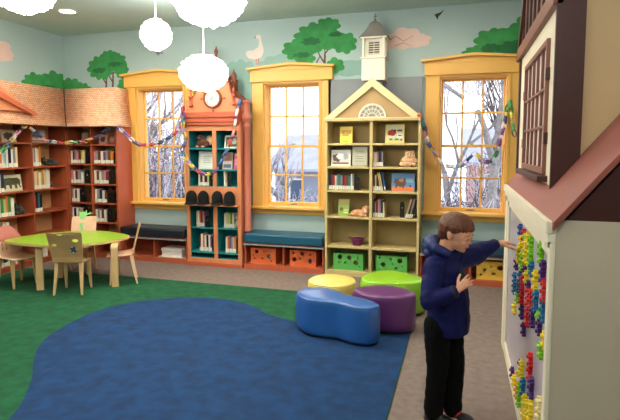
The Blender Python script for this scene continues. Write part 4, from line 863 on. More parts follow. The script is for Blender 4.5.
# ------------------------------------------------------------------ children's table and chairs
tb = root('play_table', (-4.33, 4.76, 0), 0, "low children's table with a leaf-shaped lime green top", 'table')
out = [(-4.69, 4.16), (-4.72, 4.36), (-4.62, 4.66), (-4.42, 4.86), (-4.17, 4.98), (-3.92, 4.95), (-3.66, 4.86), (-3.55, 4.74), (-3.55, 4.55), (-3.62, 4.34), (-3.78, 4.18), (-3.98, 4.08), (-4.24, 4.06), (-4.48, 4.08)]
P = [(p[0] * 1.05, p[1] * 1.05) for p in spline(out, 5)]; cx = -4.33; cy = 4.76
MB().plate(P, [], 'xy', .505, .527).build('table_edge', M_ply, tb, .004)
MB().plate([(cx + (x - cx) * .985, cy + (y - cy) * .985) for x, y in P], [], 'xy', .526, .531).build('table_top', M_lime, tb)
for i, (x, y) in enumerate(((-4.40, 4.33), (-3.70, 4.68), (-4.60, 4.82), (-4.0, 5.10))):
    l = MB(); w = .036; s_ = 1
    a = R(118 if i < 2 else -62)
    M0 = Matrix.Translation((x, y, 0)) @ Matrix.Rotation(a, 4, 'Z')
    prof2 = [(0, .012), (0, .44)] + [(.0 + .055 - .055 * math.cos(t), .44 + .055 * math.sin(t)) for t in [PI / 2 * k / 6 for k in range(1, 7)]] + [(.16, .495), (.16, .470)] + [(.055 - .03 * math.cos(t) + .0, .44 + .03 * math.sin(t)) for t in [PI / 2 - PI / 2 * k / 6 for k in range(0, 7)]] + [(.027, .44), (.027, .012)]
    sgn = 1
    l.plate([(sgn * (a_ - .013), b__) for a_, b__ in prof2], [], 'xz', -w, w); l.move(M0)
    l.build('leg', M_ply, tb, .002)
def chair(kind, loc, rz_, label, tw=0):
    c = root('kids_chair', (0, 0, 0), 0, label, 'chair', "bent plywood children's chairs")
    m = {'back': M_plydark, 'pink': M_plypink, 'pale': M_plypink, 'side': M_ply}[kind]
    # seat shell, gently dished (front is +y)
    st = MB(); nx, ny = 8, 10; W, D = .33, .30; vs = []
    for lay in (0, .011):
        for j in range(ny + 1):
            for i in range(nx + 1):
                u = i / nx * 2 - 1; v = j / ny; ww = W / 2 * (1 - .08 * (1 - v)) * (1 - .12 * max(0, v - .8) / .2)
                z = .345 + .010 * u * u - .012 * math.sin(PI * v) - .02 * max(0, v - .8) / .2 + (.03 * (1 - v / .12) ** 2 if v < .12 else 0)
                vs.append((u * ww, -.14 + v * D, z + lay))
    k1 = (nx + 1) * (ny + 1); fs = []
    for j in range(ny):
        for i in range(nx):
            q = (j * (nx + 1) + i, j * (nx + 1) + i + 1, (j + 1) * (nx + 1) + i + 1, (j + 1) * (nx + 1) + i)
            fs.append(q[::-1]); fs.append(tuple(a + k1 for a in q))
    edge = [i for i in range(nx + 1)] + [j * (nx + 1) + nx for j in range(1, ny + 1)] + [ny * (nx + 1) + i for i in range(nx - 1, -1, -1)] + [j * (nx + 1) for j in range(ny - 1, 0, -1)]
    for a in range(len(edge)):
        p, q = edge[a], edge[(a + 1) % len(edge)]; fs.append((p, q, q + k1, p + k1))
    st.add(vs, fs, 0, True); st.build('seat', M_plypink if kind != 'back' else M_plydark, c, world=False)
    # backrest
    z0, z1 = .36, .69
    if kind == 'back': ol = [(-.15, z0), (.15, z0), (.160, z0 + .06), (.180, z1 - .02), (.172, z1), (-.172, z1), (-.180, z1 - .02), (-.160, z0 + .06)]
    elif kind == 'pink': ol = [(-.15, z0), (.15, z0)] + [(.16 * math.cos(t) , z0 + .10 + .22 * math.sin(t)) for t in [PI * k / 16 for k in range(17)]]
    else: ol = [(-.15, z0), (.15, z0), (.158, z0 + .06), (.155, z1 - .02), (.14, z1), (-.14, z1), (-.155, z1 - .02), (-.158, z0 + .06)]
    holes = []
    if kind == 'back': holes = [blob(-.045, .665, .030, .009, 4, .1, 1, 18), blob(.105, .60, .034, .018, 5, .15, 2, 20), blob(-.120, .55, .028, .015, 5, .15, 3, 20)]
    if kind == 'pink': holes = [[(x - .006, .41), (x + .006, .41), (x + .010, .49 + (.02 if i % 2 else 0)), (x - .002, .505 + (.02 if i % 2 else 0))] for i, x in enumerate((-.11, -.065, -.02, .025, .07, .112))]
    o = MB().plate(ol, holes, 'xz', -.006, .006)
    def bend(v):
        x, y, z = v; t = (z - z0) / (z1 - z0)
        return (x, y - .145 - .055 * t - .02 * t * t + .35 * x * x + .012 * math.sin(PI * t), z)
    o.v = [bend(v) for v in o.v]
    bk_ = o.build('backrest', m, c, .002, world=False)
    if kind == 'back':
        d = MB().plate(circ(.075, .50, .034, 22), [], 'xz', -.010, .0055); d.v = [bend(v) for v in d.v]; q = d.build('round_medallion', hexm((.16, .22, .32), .35), bk_, world=False); q['label'] = 'dark blue disc with pale spots'
        d = MB(); 
        for a_ in (.2, 1.9, 3.4, 4.6): d.plate(circ(.075 + .030 * math.cos(a_), .50 + .030 * math.sin(a_), .007, 10), [], 'xz', -.0115, -.009)
        d.v = [bend(v) for v in d.v]; d.build('medallion_dots', hexm((.85, .87, .9), .3), bk_, world=False)
    if kind == 'pink':
        d = MB().plate([(-.158, .51), (-.12, .495), (-.08, .515), (-.04, .495), (0, .515), (.04, .495), (.08, .515), (.12, .495), (.158, .51)] + [(.161 * math.cos(t), z0 + .10 + .222 * math.sin(t)) for t in [PI * k / 16 for k in range(1, 16)]], [], 'xz', -.0085, .0085)
        d.v = [bend(v) for v in d.v]; d.build('painted_top', hexm((.72, .42, .38), .5), c, world=False)
    if kind == 'pale':
        g = blob(0.02, .70, .045, .045, 7, .2, 8, 40) 
        d = MB().plate(g, [], 'xz', .008, .016)
        d.plate(stroke([(.02, .61), (.03, .57), (.01, .54), (.05, .50), (.08, .44)], .02), [], 'xz', .008, .014)
        d.plate(stroke([(-.01, .705), (-.07, .73), (-.10, .725)], .012), [], 'xz', .008, .014); d.plate(stroke([(.05, .72), (.075, .75)], .012), [], 'xz', .008, .014); d.plate(stroke([(-.01, .735), (-.02, .765)], .012), [], 'xz', .008, .014)
        d.v = [bend(v) for v in d.v]; d.build('frog_ornament', mat('pale_green_paint', (.55, .82, .50), .5), c, world=False)
    for sx in (-1, 1):
        for (a, b__) in (((sx * .125, -.105), (sx * .145, -.165)), ((sx * .125, .10), (sx * .135, .125))):
            l = MB(); pts = []
            t0 = .30; 
            vs = []
            for (x, y), z, w in ((b__, .013, .011), (((a[0] + b__[0]) / 2, (a[1] + b__[1]) / 2), .16, .016), (a, .348, .021)):
                vs += [(x - w, y - w * .8, z), (x + w, y - w * .8, z), (x + w, y + w * .8, z), (x - w, y + w * .8, z)]
            l.add(vs, [(3, 2, 1, 0), (8, 9, 10, 11)] + [(4 * i + j, 4 * i + (j + 1) % 4, 4 * i + 4 + (j + 1) % 4, 4 * i + 4 + j) for i in range(2) for j in range(4)])
            l.build('leg', M_ply if kind != 'side' else M_plypink, c, .004, world=False)
    c.location = loc; c.rotation_euler = (0, 0, rz_)
    return c
chair('back', (-4.02, 4.41, 0), R(20), 'plywood chair with its back to the room and a dark round medallion')
chair('pink', (-4.80, 4.42, 0), R(-100), 'plywood chair with a reddish painted rounded back, left end of the table')
chair('pale', (-4.57, 5.12, 0), R(200), 'pale plywood chair with a green frog ornament behind the table')
chair('side', (-3.76, 4.88, 0), R(126), 'plywood chair seen from the side at the right end of the table')

# ------------------------------------------------------------------ paper chain garlands
LINKC = {'yellow': (.93, .82, .30), 'green': (.30, .65, .36), 'red': (.78, .18, .24), 'blue': (.22, .34, .62), 'teal': (.18, .50, .58), 'purple': (.45, .28, .55), 'white': (.92, .88, .86), 'navy': (.20, .22, .42), 'pink': (.88, .55, .58), 'orange': (.92, .50, .22), 'pale blue': (.60, .72, .82), 'lilac': (.66, .56, .78)}
def garland(name_label, pts, cols, pitch=.066, half=.046, width=.033, seed=0):
    pts = [Vector(p) for p in pts]; g = root('paper_chain', pts[0], 0, name_label, 'paper chain', 'paper chain garlands')
    S_ = [Vector(p) for p in spline([tuple(p) for p in pts], 8, False)]
    rnd = random.Random(seed); d = 0; L = []; acc = 0
    for a, b__ in zip(S_[:-1], S_[1:]):
        seg = (b__ - a).length
        while d <= acc + seg + 1e-9:
            t = (d - acc) / max(seg, 1e-6); L.append((a.lerp(b__, t), (b__ - a).normalized())); d += pitch
        acc += seg
    for i, (p, t) in enumerate(L):
        up = Vector((0, 0, 1)) if abs(t.z) < .85 else Vector((1, 0, 0))
        u = t.cross(up).normalized(); v = t.cross(u).normalized()
        an = (PI / 2 if i % 2 else 0) + rnd.uniform(-.35, .35) + .4
        uu = u * math.cos(an) + v * math.sin(an); vv = t.cross(uu)
        o = MB(); n = 16; vs = []
        for th in (0, .0012):
            for s_ in (-1, 1):
                for k in range(n):
                    q = 2 * PI * k / n; vs.append(p + t * (half - th) * math.cos(q) + uu * (half * .5 - th) * math.sin(q) + vv * s_ * width / 2)
        fs = []
        for k in range(n):
            k2 = (k + 1) % n
            fs += [(k, k2, n + k2, n + k), (2 * n + k2, 2 * n + k, 3 * n + k, 3 * n + k2), (k2, k, 2 * n + k, 2 * n + k2), (n + k, n + k2, 3 * n + k2, 3 * n + k)]
        o.add(vs, fs, 0, True); c = cols[i % len(cols)]
        o.build('link', mat('paper_' + c.replace(' ', '_'), tuple(min(1, q * .86 + .14) for q in LINKC[c]), .7), g)
    return g
def pin(g, x, y, z0, z1):
    MB().lathe([(.004, z0), (.004, z1 - .004), (.009, z1 - .003), (.009, z1)], x, y, 10).build('push_pin', M_white, g)
cA = ['pink', 'red', 'white', 'green', 'green', 'navy', 'yellow', 'white', 'pink', 'navy', 'yellow', 'red', 'white', 'blue', 'navy', 'red', 'pink', 'teal', 'white']
g_ = garland('paper chain draped across the left wall bookcase under the roof edge', [(-5.38, 4.62, 1.50), (-5.38, 4.78, 1.52), (-5.38, 4.87, 1.58), (-5.38, 4.96, 1.67), (-5.38, 5.06, 1.77), (-5.38, 5.15, 1.84), (-5.38, 5.24, 1.83), (-5.38, 5.37, 1.75), (-5.38, 5.5, 1.67), (-5.38, 5.64, 1.65), (-5.38, 5.80, 1.63)], cA, seed=1); pin(g_, -5.38, 5.18, 1.83, 1.859)
g_ = garland('paper chain draped across the top of the corner bookcase', [(-5.36, 5.86, 1.64), (-5.25, 5.86, 1.65), (-5.11, 5.86, 1.65), (-4.97, 5.86, 1.69), (-4.86, 5.86, 1.72), (-4.75, 5.86, 1.79), (-4.65, 5.86, 1.84)], ['yellow', 'white', 'green', 'white', 'red', 'yellow', 'orange', 'blue', 'navy', 'blue', 'navy', 'blue', 'white', 'white'], seed=2); pin(g_, -4.66, 5.86, 1.83, 1.859)
garland('paper chain hanging across the left window to the clock tower', [(-4.56, 5.85, 1.855), (-4.5, 5.85, 1.84), (-4.41, 5.85, 1.78), (-4.31, 5.85, 1.7), (-4.19, 5.85, 1.62), (-4.03, 5.85, 1.61), (-3.88, 5.85, 1.63), (-3.76, 5.85, 1.68), (-3.63, 5.85, 1.75), (-3.54, 5.85, 1.83), (-3.485, 5.85, 1.92)], ['navy', 'blue', 'white', 'purple', 'lilac', 'white', 'navy', 'purple', 'red', 'orange', 'red', 'white', 'navy', 'teal', 'navy', 'purple', 'red', 'pink', 'red'], seed=3)
garland('paper chain hanging down and looping across the clock tower shelves', [(-3.475, 5.82, 2.06), (-3.47, 5.82, 1.95), (-3.48, 5.82, 1.8), (-3.44, 5.82, 1.67), (-3.50, 5.82, 1.53), (-3.42, 5.82, 1.4), (-3.32, 5.82, 1.3), (-3.19, 5.82, 1.235), (-3.07, 5.82, 1.25), (-2.98, 5.82, 1.32), (-2.9, 5.82, 1.47), (-2.83, 5.82, 1.6), (-2.77, 5.82, 1.74), (-2.74, 5.82, 1.87), (-2.71, 5.82, 2.02), (-2.67, 5.82, 2.15)],
        ['red', 'purple', 'teal', 'yellow', 'lilac', 'yellow', 'teal', 'purple', 'navy', 'teal', 'yellow', 'lilac', 'yellow', 'purple', 'red', 'purple', 'yellow', 'navy', 'purple', 'navy', 'blue', 'lilac', 'blue', 'green', 'red', 'purple', 'pink', 'red', 'white', 'purple', 'white', 'navy', 'blue', 'purple'], seed=4)
garland('paper chain swagged across the right window', [(-.47, 5.86, 1.93), (-.45, 5.93, 1.87), (-0.42, 5.99, 1.78), (-0.39, 6.04, 1.64), (-0.33, 6.09, 1.53), (-0.28, 6.15, 1.45), (-0.21, 6.19, 1.37), (-0.14, 6.19, 1.35), (-0.06, 6.19, 1.35), (0.02, 6.19, 1.38), (0.08, 6.19, 1.45), (0.15, 6.19, 1.50), (0.22, 6.19, 1.42), (0.29, 6.19, 1.41), (0.34, 6.19, 1.45), (0.39, 6.19, 1.54), (0.41, 6.19, 1.67), (0.44, 6.19, 1.77), (0.46, 6.19, 1.89), (0.47, 6.19, 1.99), (0.49, 6.19, 2.06)],
        ['orange', 'white', 'teal', 'navy', 'pink', 'white', 'blue', 'teal', 'lilac', 'pink', 'white', 'navy', 'white', 'teal', 'pale blue', 'lilac', 'navy', 'lilac', 'yellow', 'lilac', 'purple', 'green', 'green', 'purple', 'purple', 'pink', 'purple', 'white', 'navy', 'green', 'green', 'pale blue', 'teal', 'red', 'pale blue', 'green', 'white', 'red', 'pink', 'yellow', 'pale blue', 'red'], seed=5)
garland('short paper chain end hanging beside the right window casing', [(0.50, 6.09, 2.06), (0.51, 6.09, 1.99), (0.53, 6.09, 1.89), (0.54, 6.09, 1.79), (0.56, 6.09, 1.71)], ['green', 'green', 'yellow', 'white', 'green', 'navy', 'red', 'navy'], seed=6)

# ------------------------------------------------------------------ the boy
M_skin = mat('skin', (.86, .62, .50), .5, .05, 30, spec=.4)
M_skin.node_tree.nodes['Principled BSDF'].inputs['Subsurface Weight'].default_value = .08
M_hair = mat('brown_hair', (.37, .19, .10), .5, .40, 55, .5, stretch=(1, 1, .18))
M_jack = mat('navy_jacket_cloth', (.025, .06, .30), .7, .12, 14, .25, spec=.25)
M_pant = mat('black_trousers', (.03, .03, .038), .9, .15, 14, .2, spec=.15)
boy = root('person', (-.08, 2.93, 0), 0, 'small boy in a navy hooded jacket and black trousers reaching to the puzzle board', 'person')
V = Vector
HC = V((-.018, 2.905, 1.097))
MH = Matrix.Translation(HC) @ Matrix.Rotation(R(-26), 4, 'Z') @ Matrix.Rotation(R(16), 4, 'Y')
M3 = MH.to_3x3()
def hd(c): return MH @ V(c)
b = MB()
def he(c, r): b.ell(hd(c), r, 22, 14, M=M3)
he((-.010, 0, .022), (.090, .075, .078)); he((-.028, 0, .010), (.072, .070, .072))        # skull
he((.032, 0, .000), (.052, .062, .060))                                                   # forehead and eyes block
he((.030, 0, -.038), (.050, .052, .048)); he((.036, 0, -.068), (.036, .036, .026))         # face, jaw
he((.058, 0, -.080), (.019, .020, .015))                                                   # chin
for s in (-1, 1):
    he((.050, s * .027, -.030), (.026, .024, .026))                                        # cheeks
    he((.066, s * .026, .014), (.016, .024, .010))                                         # brow
    he((-.004, s * .071, -.010), (.014, .007, .022)); he((-.008, s * .075, -.004), (.012, .0045, .016)); he((.000, s * .070, -.028), (.007, .005, .009))
he((.080, 0, -.008), (.009, .007, .020)); he((.086, 0, -.020), (.008, .007, .010)); he((.091, 0, -.027), (.0075, .008, .007))
for s in (-1, 1): he((.085, s * .009, -.030), (.006, .0055, .005))
he((.079, 0, -.050), (.010, .019, .0045)); he((.077, 0, -.058), (.009, .016, .005)); he((.070, 0, -.053), (.014, .024, .012))
neck0 = V((-.085, 2.945, .955))
b.cone(neck0, hd((-.022, 0, -.05)), .043, .040); b.cone(neck0, hd((-.035, 0, -.02)), .045, .045)
# torso and limbs (under the clothes), one continuous body
b.cone((-.09, 2.94, .88), (-.075, 2.94, .62), .065, .080); b.cone((-.11, 2.87, .89), (-.06, 3.01, .89), .04, .04)
SR, ER, WR = V((-.135, 2.84, .915)), V((-.150, 2.745, .735)), V((-.010, 2.735, .812))
SL, EL_, WL = V((-.02, 3.03, .945)), V((.09, 3.15, .945)), V((.213, 3.225, .988))
for a_, e_, w_ in ((SR, ER, WR), (SL, EL_, WL)): b.cone(a_, e_, .032, .028); b.cone(e_, w_, .028, .019)
HR_, KR, AR = V((-.115, 2.88, .56)), V((-.105, 2.875, .30)), V((-.125, 2.87, .055))
HL_, KL, AL = V((-.045, 2.985, .56)), V((-.016, 2.965, .30)), V((-.022, 2.935, .055))
for h_, k_, a_ in ((HR_, KR, AR), (HL_, KL, AL)): b.cone(h_, k_, .055, .042); b.cone(k_, a_, .040, .026)
def hand(w, tip, palm_n, side, curl, spread=1., scale=1.):
    """w wrist, tip direction of the fingers, palm_n direction the palm faces, side = direction of the thumb"""
    t = tip.normalized(); nrm = (palm_n - t * palm_n.dot(t)).normalized(); s = (side - t * side.dot(t) - nrm * side.dot(nrm)).normalized()
    k = scale
    for q in (-1.1, -.4, .4, 1.1): b.cone(w + t * .006 + s * q * .007, w + t * .050 * k + s * q * .0125 * k, .0125, .0105 * k, 10)
    for i, (q, L) in enumerate(((1.5, .042), (.5, .047), (-.5, .044), (-1.5, .034))):
        p = w + t * .050 * k + s * q * .0125 * k; d = t + s * q * .10 * spread; rr_ = .0066 * k
        c = curl[i] if hasattr(curl, '__len__') else curl
        for j, f in enumerate((.42, .32, .26)):
            d = (d + nrm * c * (.7 if j == 0 else 1.0)).normalized(); p2 = p + d * L * k * f; b.cone(p, p2, rr_, rr_ * .93, 10); p = p2; rr_ *= .93
    p = w + t * .014 + s * .014; d = (s * .95 + t * .65 + nrm * .35).normalized()
    for L, r0 in ((.024, .0098), (.020, .0082), (.016, .0072)):
        p2 = p + d * L * k; b.cone(p, p2, r0 * k, r0 * .92 * k, 10); p = p2; d = (d + t * .35 + nrm * .12).normalized()
# left hand reaches the board: fingertips toward +x +y, palm down, thumb toward the viewer
hand(WL + V((.012, .008, .0)), V((.080, .080, .002)), V((.45, .55, -.75)), V((.25, -.5, -.9)), (.16, .22, .34, .50), 1.6, 1.22)
# right hand at the chest: fingers toward +x, thumb up
hand(WR + V((.006, 0, .008)), V((.62, -.10, .62)), V((.25, .9, -.15)), V((-.6, 0, .8)), (.22, .38, .55, .7), 1.2, 1.0)
body = soften(b, 'body', M_skin, boy, .0030, 4, .5)
# eyes, lashes, brows, mouth
for s in (-1, 1):
    e = MB(); e.ell(hd((.0715, s * .027, -.004)), (.0085, .0105, .0065), 14, 10, M=M3); ey = e.build('eye', mat('eye_white', (.92, .90, .87), .25), boy)
    e = MB(); e.ell(hd((.0787, s * .027, -.0062)), (.0024, .0046, .0046), 12, 8, M=M3); e.build('iris', mat('iris_brown', (.10, .06, .04), .15), ey)
    e = MB(); e.ell(hd((.0722, s * .027, .0010)), (.0098, .0125, .0062), 14, 8, M=M3); e.build('eyelid', M_skin, boy)
    e = MB(); e.tube([hd((.0765, s * .018, -.003)), hd((.0815, s * .024, -.0042)), hd((.0812, s * .031, -.0042)), hd((.0762, s * .037, -.003))], .0008, 6); e.build('eyelashes', M_hair, boy)
    e = MB(); e.tube([hd((.084, s * .012, .0135)), hd((.0845, s * .026, .0185)), hd((.074, s * .043, .013))], [.0012, .0019, .0009], 6); e.build('eyebrow', M_hair, boy)
lp = MB(); lp.tube([hd((.0845, s_ * .019 if abs(s_) else 0, -.0535 - .0 * abs(s_))) + M3 @ V((-.010 * abs(s_) ** 2, 0, .0)) for s_ in (-1, -.5, 0, .5, 1)], [.0015, .0032, .0036, .0032, .0015], 8); lp.build('lips', mat('lips', (.74, .40, .36), .45), boy)
# hair: cap of overlapping locks following the skull
hb = MB(); rnd = random.Random(5)
def sk_pt(az, el, k=1.):   # az 0 = face direction
    d = V((math.cos(el) * math.cos(az), math.cos(el) * math.sin(az), math.sin(el)))
    return V((-.012, 0, .022)) + V((d.x * .093, d.y * .079, d.z * .083)) * k
hb.ell(hd((-.016, 0, .034)), (.093, .079, .076), 26, 16, M=M3)
hb.ell(hd((-.040, 0, .008)), (.073, .074, .072), 26, 16, M=M3)
hb.ell(hd((-.060, 0, -.026)), (.045, .056, .050), 20, 12, M=M3)
crown = (PI, R(62))
for i in range(150):
    az = rnd.uniform(-PI, PI)
    front = abs(az) < R(62)
    side = R(62) <= abs(az) < R(100)
    elo = R(12) if front else (R(-6) if side else R(-42))
    if R(80) < abs(az) < R(102): elo = R(4)
    e0 = R(80); e1 = elo + rnd.uniform(-.06, .08)
    sway = rnd.uniform(-.18, .10) - (.30 if front else .08)
    pts = []; rad = []
    for j in range(6):
        t = j / 5; el = e0 + (e1 - e0) * t; a_ = az + sway * (t - .3)
        lift = 1.0 + .035 * math.sin(PI * min(1, t * 1.1)) + rnd.uniform(0, .012) + (.05 * t if front else 0)
        pts.append(hd(sk_pt(a_, el, lift))); rad.append(.0085 * (1 - .5 * t) + .001)
    hb.tube(pts, rad, 7)
hair = soften(hb, 'hair', M_hair, boy, .0034, 2, .4, disp=lambda p: .0018 * noise.noise(V((p.x * 160, p.y * 160, p.z * 45))))
# jacket
j = MB()
def tor(c, r): j.ell(c, r, 24, 14, M=Matrix.Rotation(R(-28), 3, 'Z'))
vs_ = []; TR = Matrix.Rotation(R(-28), 3, 'Z'); RG = [(.512, .104, .120, -.052), (.520, .112, .128, -.052), (.60, .116, .132, -.054), (.70, .114, .134, -.058), (.80, .106, .132, -.066), (.88, .094, .122, -.078), (.93, .072, .096, -.084), (.965, .045, .05, -.084)]
for z, rx, ry, xc in RG: vs_ += [V((xc, 2.94, z)) + TR @ V((rx * math.cos(2 * PI * k / 28), ry * math.sin(2 * PI * k / 28), 0)) for k in range(28)]
j.add(vs_, [(i * 28 + k, i * 28 + (k + 1) % 28, (i + 1) * 28 + (k + 1) % 28, (i + 1) * 28 + k) for i in range(len(RG) - 1) for k in range(28)] + [tuple(reversed(range(28))), tuple((len(RG) - 1) * 28 + k for k in range(28))])
j.cone((-.125, 2.865, .905), (-.045, 3.01, .925), .060, .060)
j.cone(SR + V((0, -.0, -.004)), ER + V((.0, 0, .01)), .060, .054); j.cone(ER + V((0, 0, .005)), WR - (WR - ER).normalized() * .022, .054, .036)
j.cone(V((-.03, 3.02, .925)), EL_ - V((0, 0, .012)), .078, .066); j.cone(EL_ - V((0, 0, .012)), WL - (WL - EL_).normalized() * .020, .066, .036)
j.cone((-.10, 2.93, .945), (-.055, 2.95, .955), .062, .058)
fold = lambda p: .0055 * noise.noise(V((p.x * 14, p.y * 14, p.z * 26))) + .0025 * noise.noise(V((p.x * 50, p.y * 50, p.z * 70)))
jk = soften(j, 'jacket', M_jack, boy, .006, 4, .5, disp=fold)
# hood folded behind the neck
h = MB(); ring_ = []
ax = Matrix.Rotation(R(-28), 3, 'Z')
for i in range(15):
    t = R(38) + R(284) * i / 14; rr_ = .068 + .012 * (math.cos(t) < 0)
    ring_.append(V((-.082, 2.943, .997)) + ax @ V((math.cos(t) * rr_ * 1.05, math.sin(t) * rr_, .006 - .034 * math.cos(t) * .9)))
h.tube(ring_, [.019 + .018 * math.sin(PI * i / 14) for i in range(15)], 12)
h.ell(V((-.150, 2.975, .965)), (.046, .072, .042), 18, 12, M=ax); h.ell(V((-.168, 2.985, .992)), (.024, .060, .026), 18, 12, M=ax)
soften(h, 'hood', mat('navy_jacket_lining', (.09, .16, .40), .6, .1, 14, .2), boy, .005, 3, .5, disp=lambda p: .003 * noise.noise(p * 22))
# zip, cuffs, pocket patch
z_ = MB(); z_.tube([(.004, 2.895, .89), (.022, 2.888, .84), (.033, 2.884, .76), (.046, 2.880, .68), (.053, 2.880, .60), (.045, 2.885, .54)], .0045, 6); z_.build('zip', mat('dark_zip', (.03, .04, .09), .4), boy)
for a_, w_, r_ in ((ER, WR, .030), (EL_, WL, .029)):
    d = (w_ - a_).normalized(); c = MB(); c.tube([w_ - d * .028, w_ - d * .018, w_ - d * .004, w_ + d * .001], [r_ + .004, r_ + .006, r_ + .004, r_ - .002], 18); c.build('cuff', mat('navy_cuff', (.06, .08, .20), .7), boy)
gp = MB(); gp.ell((.012, 2.838, .850), (.012, .030, .045), 14, 10, M=Matrix.Rotation(R(-40), 3, 'Z')); gp.build('chest_patch', mat('dark_green_patch', (.05, .16, .10), .8), boy)
# trousers
t = MB()
t.ell((-.080, 2.935, .56), (.088, .110, .075), 22, 14, M=ax)
for h_, k_, a_ in ((HR_, KR, AR), (HL_, KL, AL)): t.cone(h_, k_, .076, .062); t.cone(k_, a_ + V((0, 0, .02)), .061, .054); t.cone(a_ + V((0, 0, .06)), a_ + V((.006, 0, .0)), .054, .054)
soften(t, 'trousers', M_pant, boy, .005, 4, .5, disp=lambda p: .004 * noise.noise(V((p.x * 18, p.y * 18, p.z * 30))))
# shoes
for (a_, yaw, nm_, mm, lab) in ((AR, -24, 'shoe', mat('black_shoe', (.05, .05, .055), .5), 'black shoe'), (AL, -30, 'shoe', mat('red_shoe', (.70, .10, .12), .5), 'red shoe with a dark toe')):
    Mz = Matrix.Translation((a_.x, a_.y, 0)) @ Matrix.Rotation(R(yaw), 4, 'Z')
    s = MB()
    for c, r in (((-.018, 0, .035), (.036, .031, .032)), ((.03, 0, .036), (.045, .032, .030)), ((.075, 0, .028), (.045, .034, .024)), ((.105, 0, .024), (.028, .029, .020)), ((-.005, 0, .062), (.035, .030, .025))):
        s.ell(Mz @ V(c), r, 16, 10, M=Mz.to_3x3())
    sh = soften(s, 'shoe', mm, boy, .004, 3, .5); sh['label'] = lab
    so_ = MB(); so_.plate([(-.055, -.012), (-.04, -.028), (.02, -.030), (.08, -.036), (.118, -.028), (.134, 0), (.118, .028), (.08, .036), (.02, .030), (-.04, .028), (-.055, .012)], [], 'xy', .001, .016); so_.move(Mz)
    so_.build('sole', hexm((.75, .73, .70), .6) if lab.startswith('red') else M_dark, sh, .003)
    if lab.startswith('red'):
        tc = MB(); tc.ell(Mz @ V((.080, 0, .030)), (.058, .036, .026), 16, 10, M=Mz.to_3x3()); tc.build('toe_cap', mat('black_shoe', (.05, .05, .055)), sh)

# ------------------------------------------------------------------ outside the windows
M_snow = mat('snow', (.93, .94, .97), .8, .03, 3)
struct(MB().box(-40, 30, 6.9, 60, -1.3, -1.2).build('snowy_ground', M_snow))
M_bark = mat('frosted_bark', (.52, .50, .50), .9, .3, 14); M_bark2 = mat('dark_bark', (.34, .30, .31), .9, .3, 14); M_frost = mat('frosted_twigs', (.74, .72, .77), .9, .2, 10)
def tree(x, y, h, label, seed, mt, rad=.11, dens=1, depth=5, z0=-1.2, ang=.55):
    rnd = random.Random(seed); o = MB(); tw = MB(); cnt = [0]
    def br(p, d, L, r, k):
        cnt[0] += 1
        if cnt[0] > 1500: return
        pts = [p]; q = p; dd = d
        for _ in range(3):
            dd = (dd + V((rnd.uniform(-.14, .14), rnd.uniform(-.14, .14), rnd.uniform(-.04, .10)))).normalized(); q = q + dd * L / 3; pts.append(q)
        (o if k > 2 else tw).tube(pts, [r, r * .88, r * .76, r * .66], 6 if k > 2 else 3, 0, k > 2)
        if k == 0: return
        for i in range(rnd.choice((2, 3, 3)) if k > 1 else 3 * dens):
            base = pts[rnd.choice((1, 2, 3)) if i else 3]
            nd = (dd + V((rnd.uniform(-1, 1), rnd.uniform(-1, 1), rnd.uniform(-.3, .8))) * ang * 1.25).normalized()
            br(base, nd, L * rnd.uniform(.58, .82), r * .6, k - 1)
    br(V((x, y, z0)), V((rnd.uniform(-.08, .08), 0, 1)).normalized(), h * .30, rad, depth)
    t_ = root('bare_tree', (x, y, z0), 0, label, 'tree', 'bare winter trees outside')
    o.build('trunk', mt, t_); tw.build('twigs', M_frost if mt is M_bark else mt, t_)
tree(-8.4, 11.5, 6.5, 'frosted bare tree outside the left window, its left one', 1, M_bark, .13, 2, 6)
tree(-7.2, 10.4, 5.5, 'frosted bare tree outside the left window, nearest one', 2, M_bark, .09, 2, 6)
tree(-9.8, 14.0, 7.5, 'dark bare tree outside the left window, farther back', 3, M_bark2, .16, 2, 6)
tree(-4.3, 12.8, 3.6, 'frosted bare tree outside the middle window, left one', 4, M_bark, .10, 2, 6)
tree(-3.2, 14.5, 3.8, 'frosted bare tree outside the middle window, right one', 5, M_bark, .10, 2, 6)
tree(.55, 12.0, 8.0, 'tall bare tree with a leaning trunk outside the right window', 6, M_bark, .16, 2, 6)
tree(-.2, 14.5, 7.0, 'frosted bare tree outside the right window, farther left', 7, M_bark, .12, 2, 6)
tree(1.5, 16.0, 7.0, 'dark bare tree outside the right window, farther right', 8, M_bark2, .12, 2, 6)
def shrub(x, y, w, h, label, seed, n=420, z0=-1.2):
    rnd = random.Random(seed); a = MB(); c = MB()
    for i in range(n):
        p = V((x + rnd.gauss(0, w * .4), y + rnd.gauss(0, w * .25), z0)); q = V((p.x + rnd.gauss(0, w * .25), p.y + rnd.gauss(0, w * .2), z0 + h * rnd.uniform(.4, 1.05)))
        mid = p.lerp(q, .5) + V((rnd.gauss(0, .12), rnd.gauss(0, .12), 0))
        (a if i % 3 == 0 else c).tube([p, mid, q], [.022, .016, .006], 3)
        for _ in range(3):
            e = mid.lerp(q, rnd.random()); (a if i % 2 else c).tube([e, e + V((rnd.gauss(0, .22), rnd.gauss(0, .22), rnd.uniform(-.05, .3)))], [.012, .005], 3)
    s = root('winter_shrub', (x, y, z0), 0, label, 'shrub', 'snowy shrubs outside')
    a.build('dark_twigs', M_bark2, s); c.build('snowy_twigs', M_frost, s)
shrub(-7.6, 9.8, 2.6, 2.9, 'dense snowy shrub outside the left window', 1, 700); shrub(-9.3, 12.5, 3.4, 3.8, 'tall snowy thicket behind the left window', 2, 700)
shrub(-3.4, 11.4, 1.4, 1.7, 'snowy shrub low outside the middle window', 3, 300); shrub(-.3, 9.8, 1.6, 1.7, 'snowy shrub low outside the right window', 4, 350)
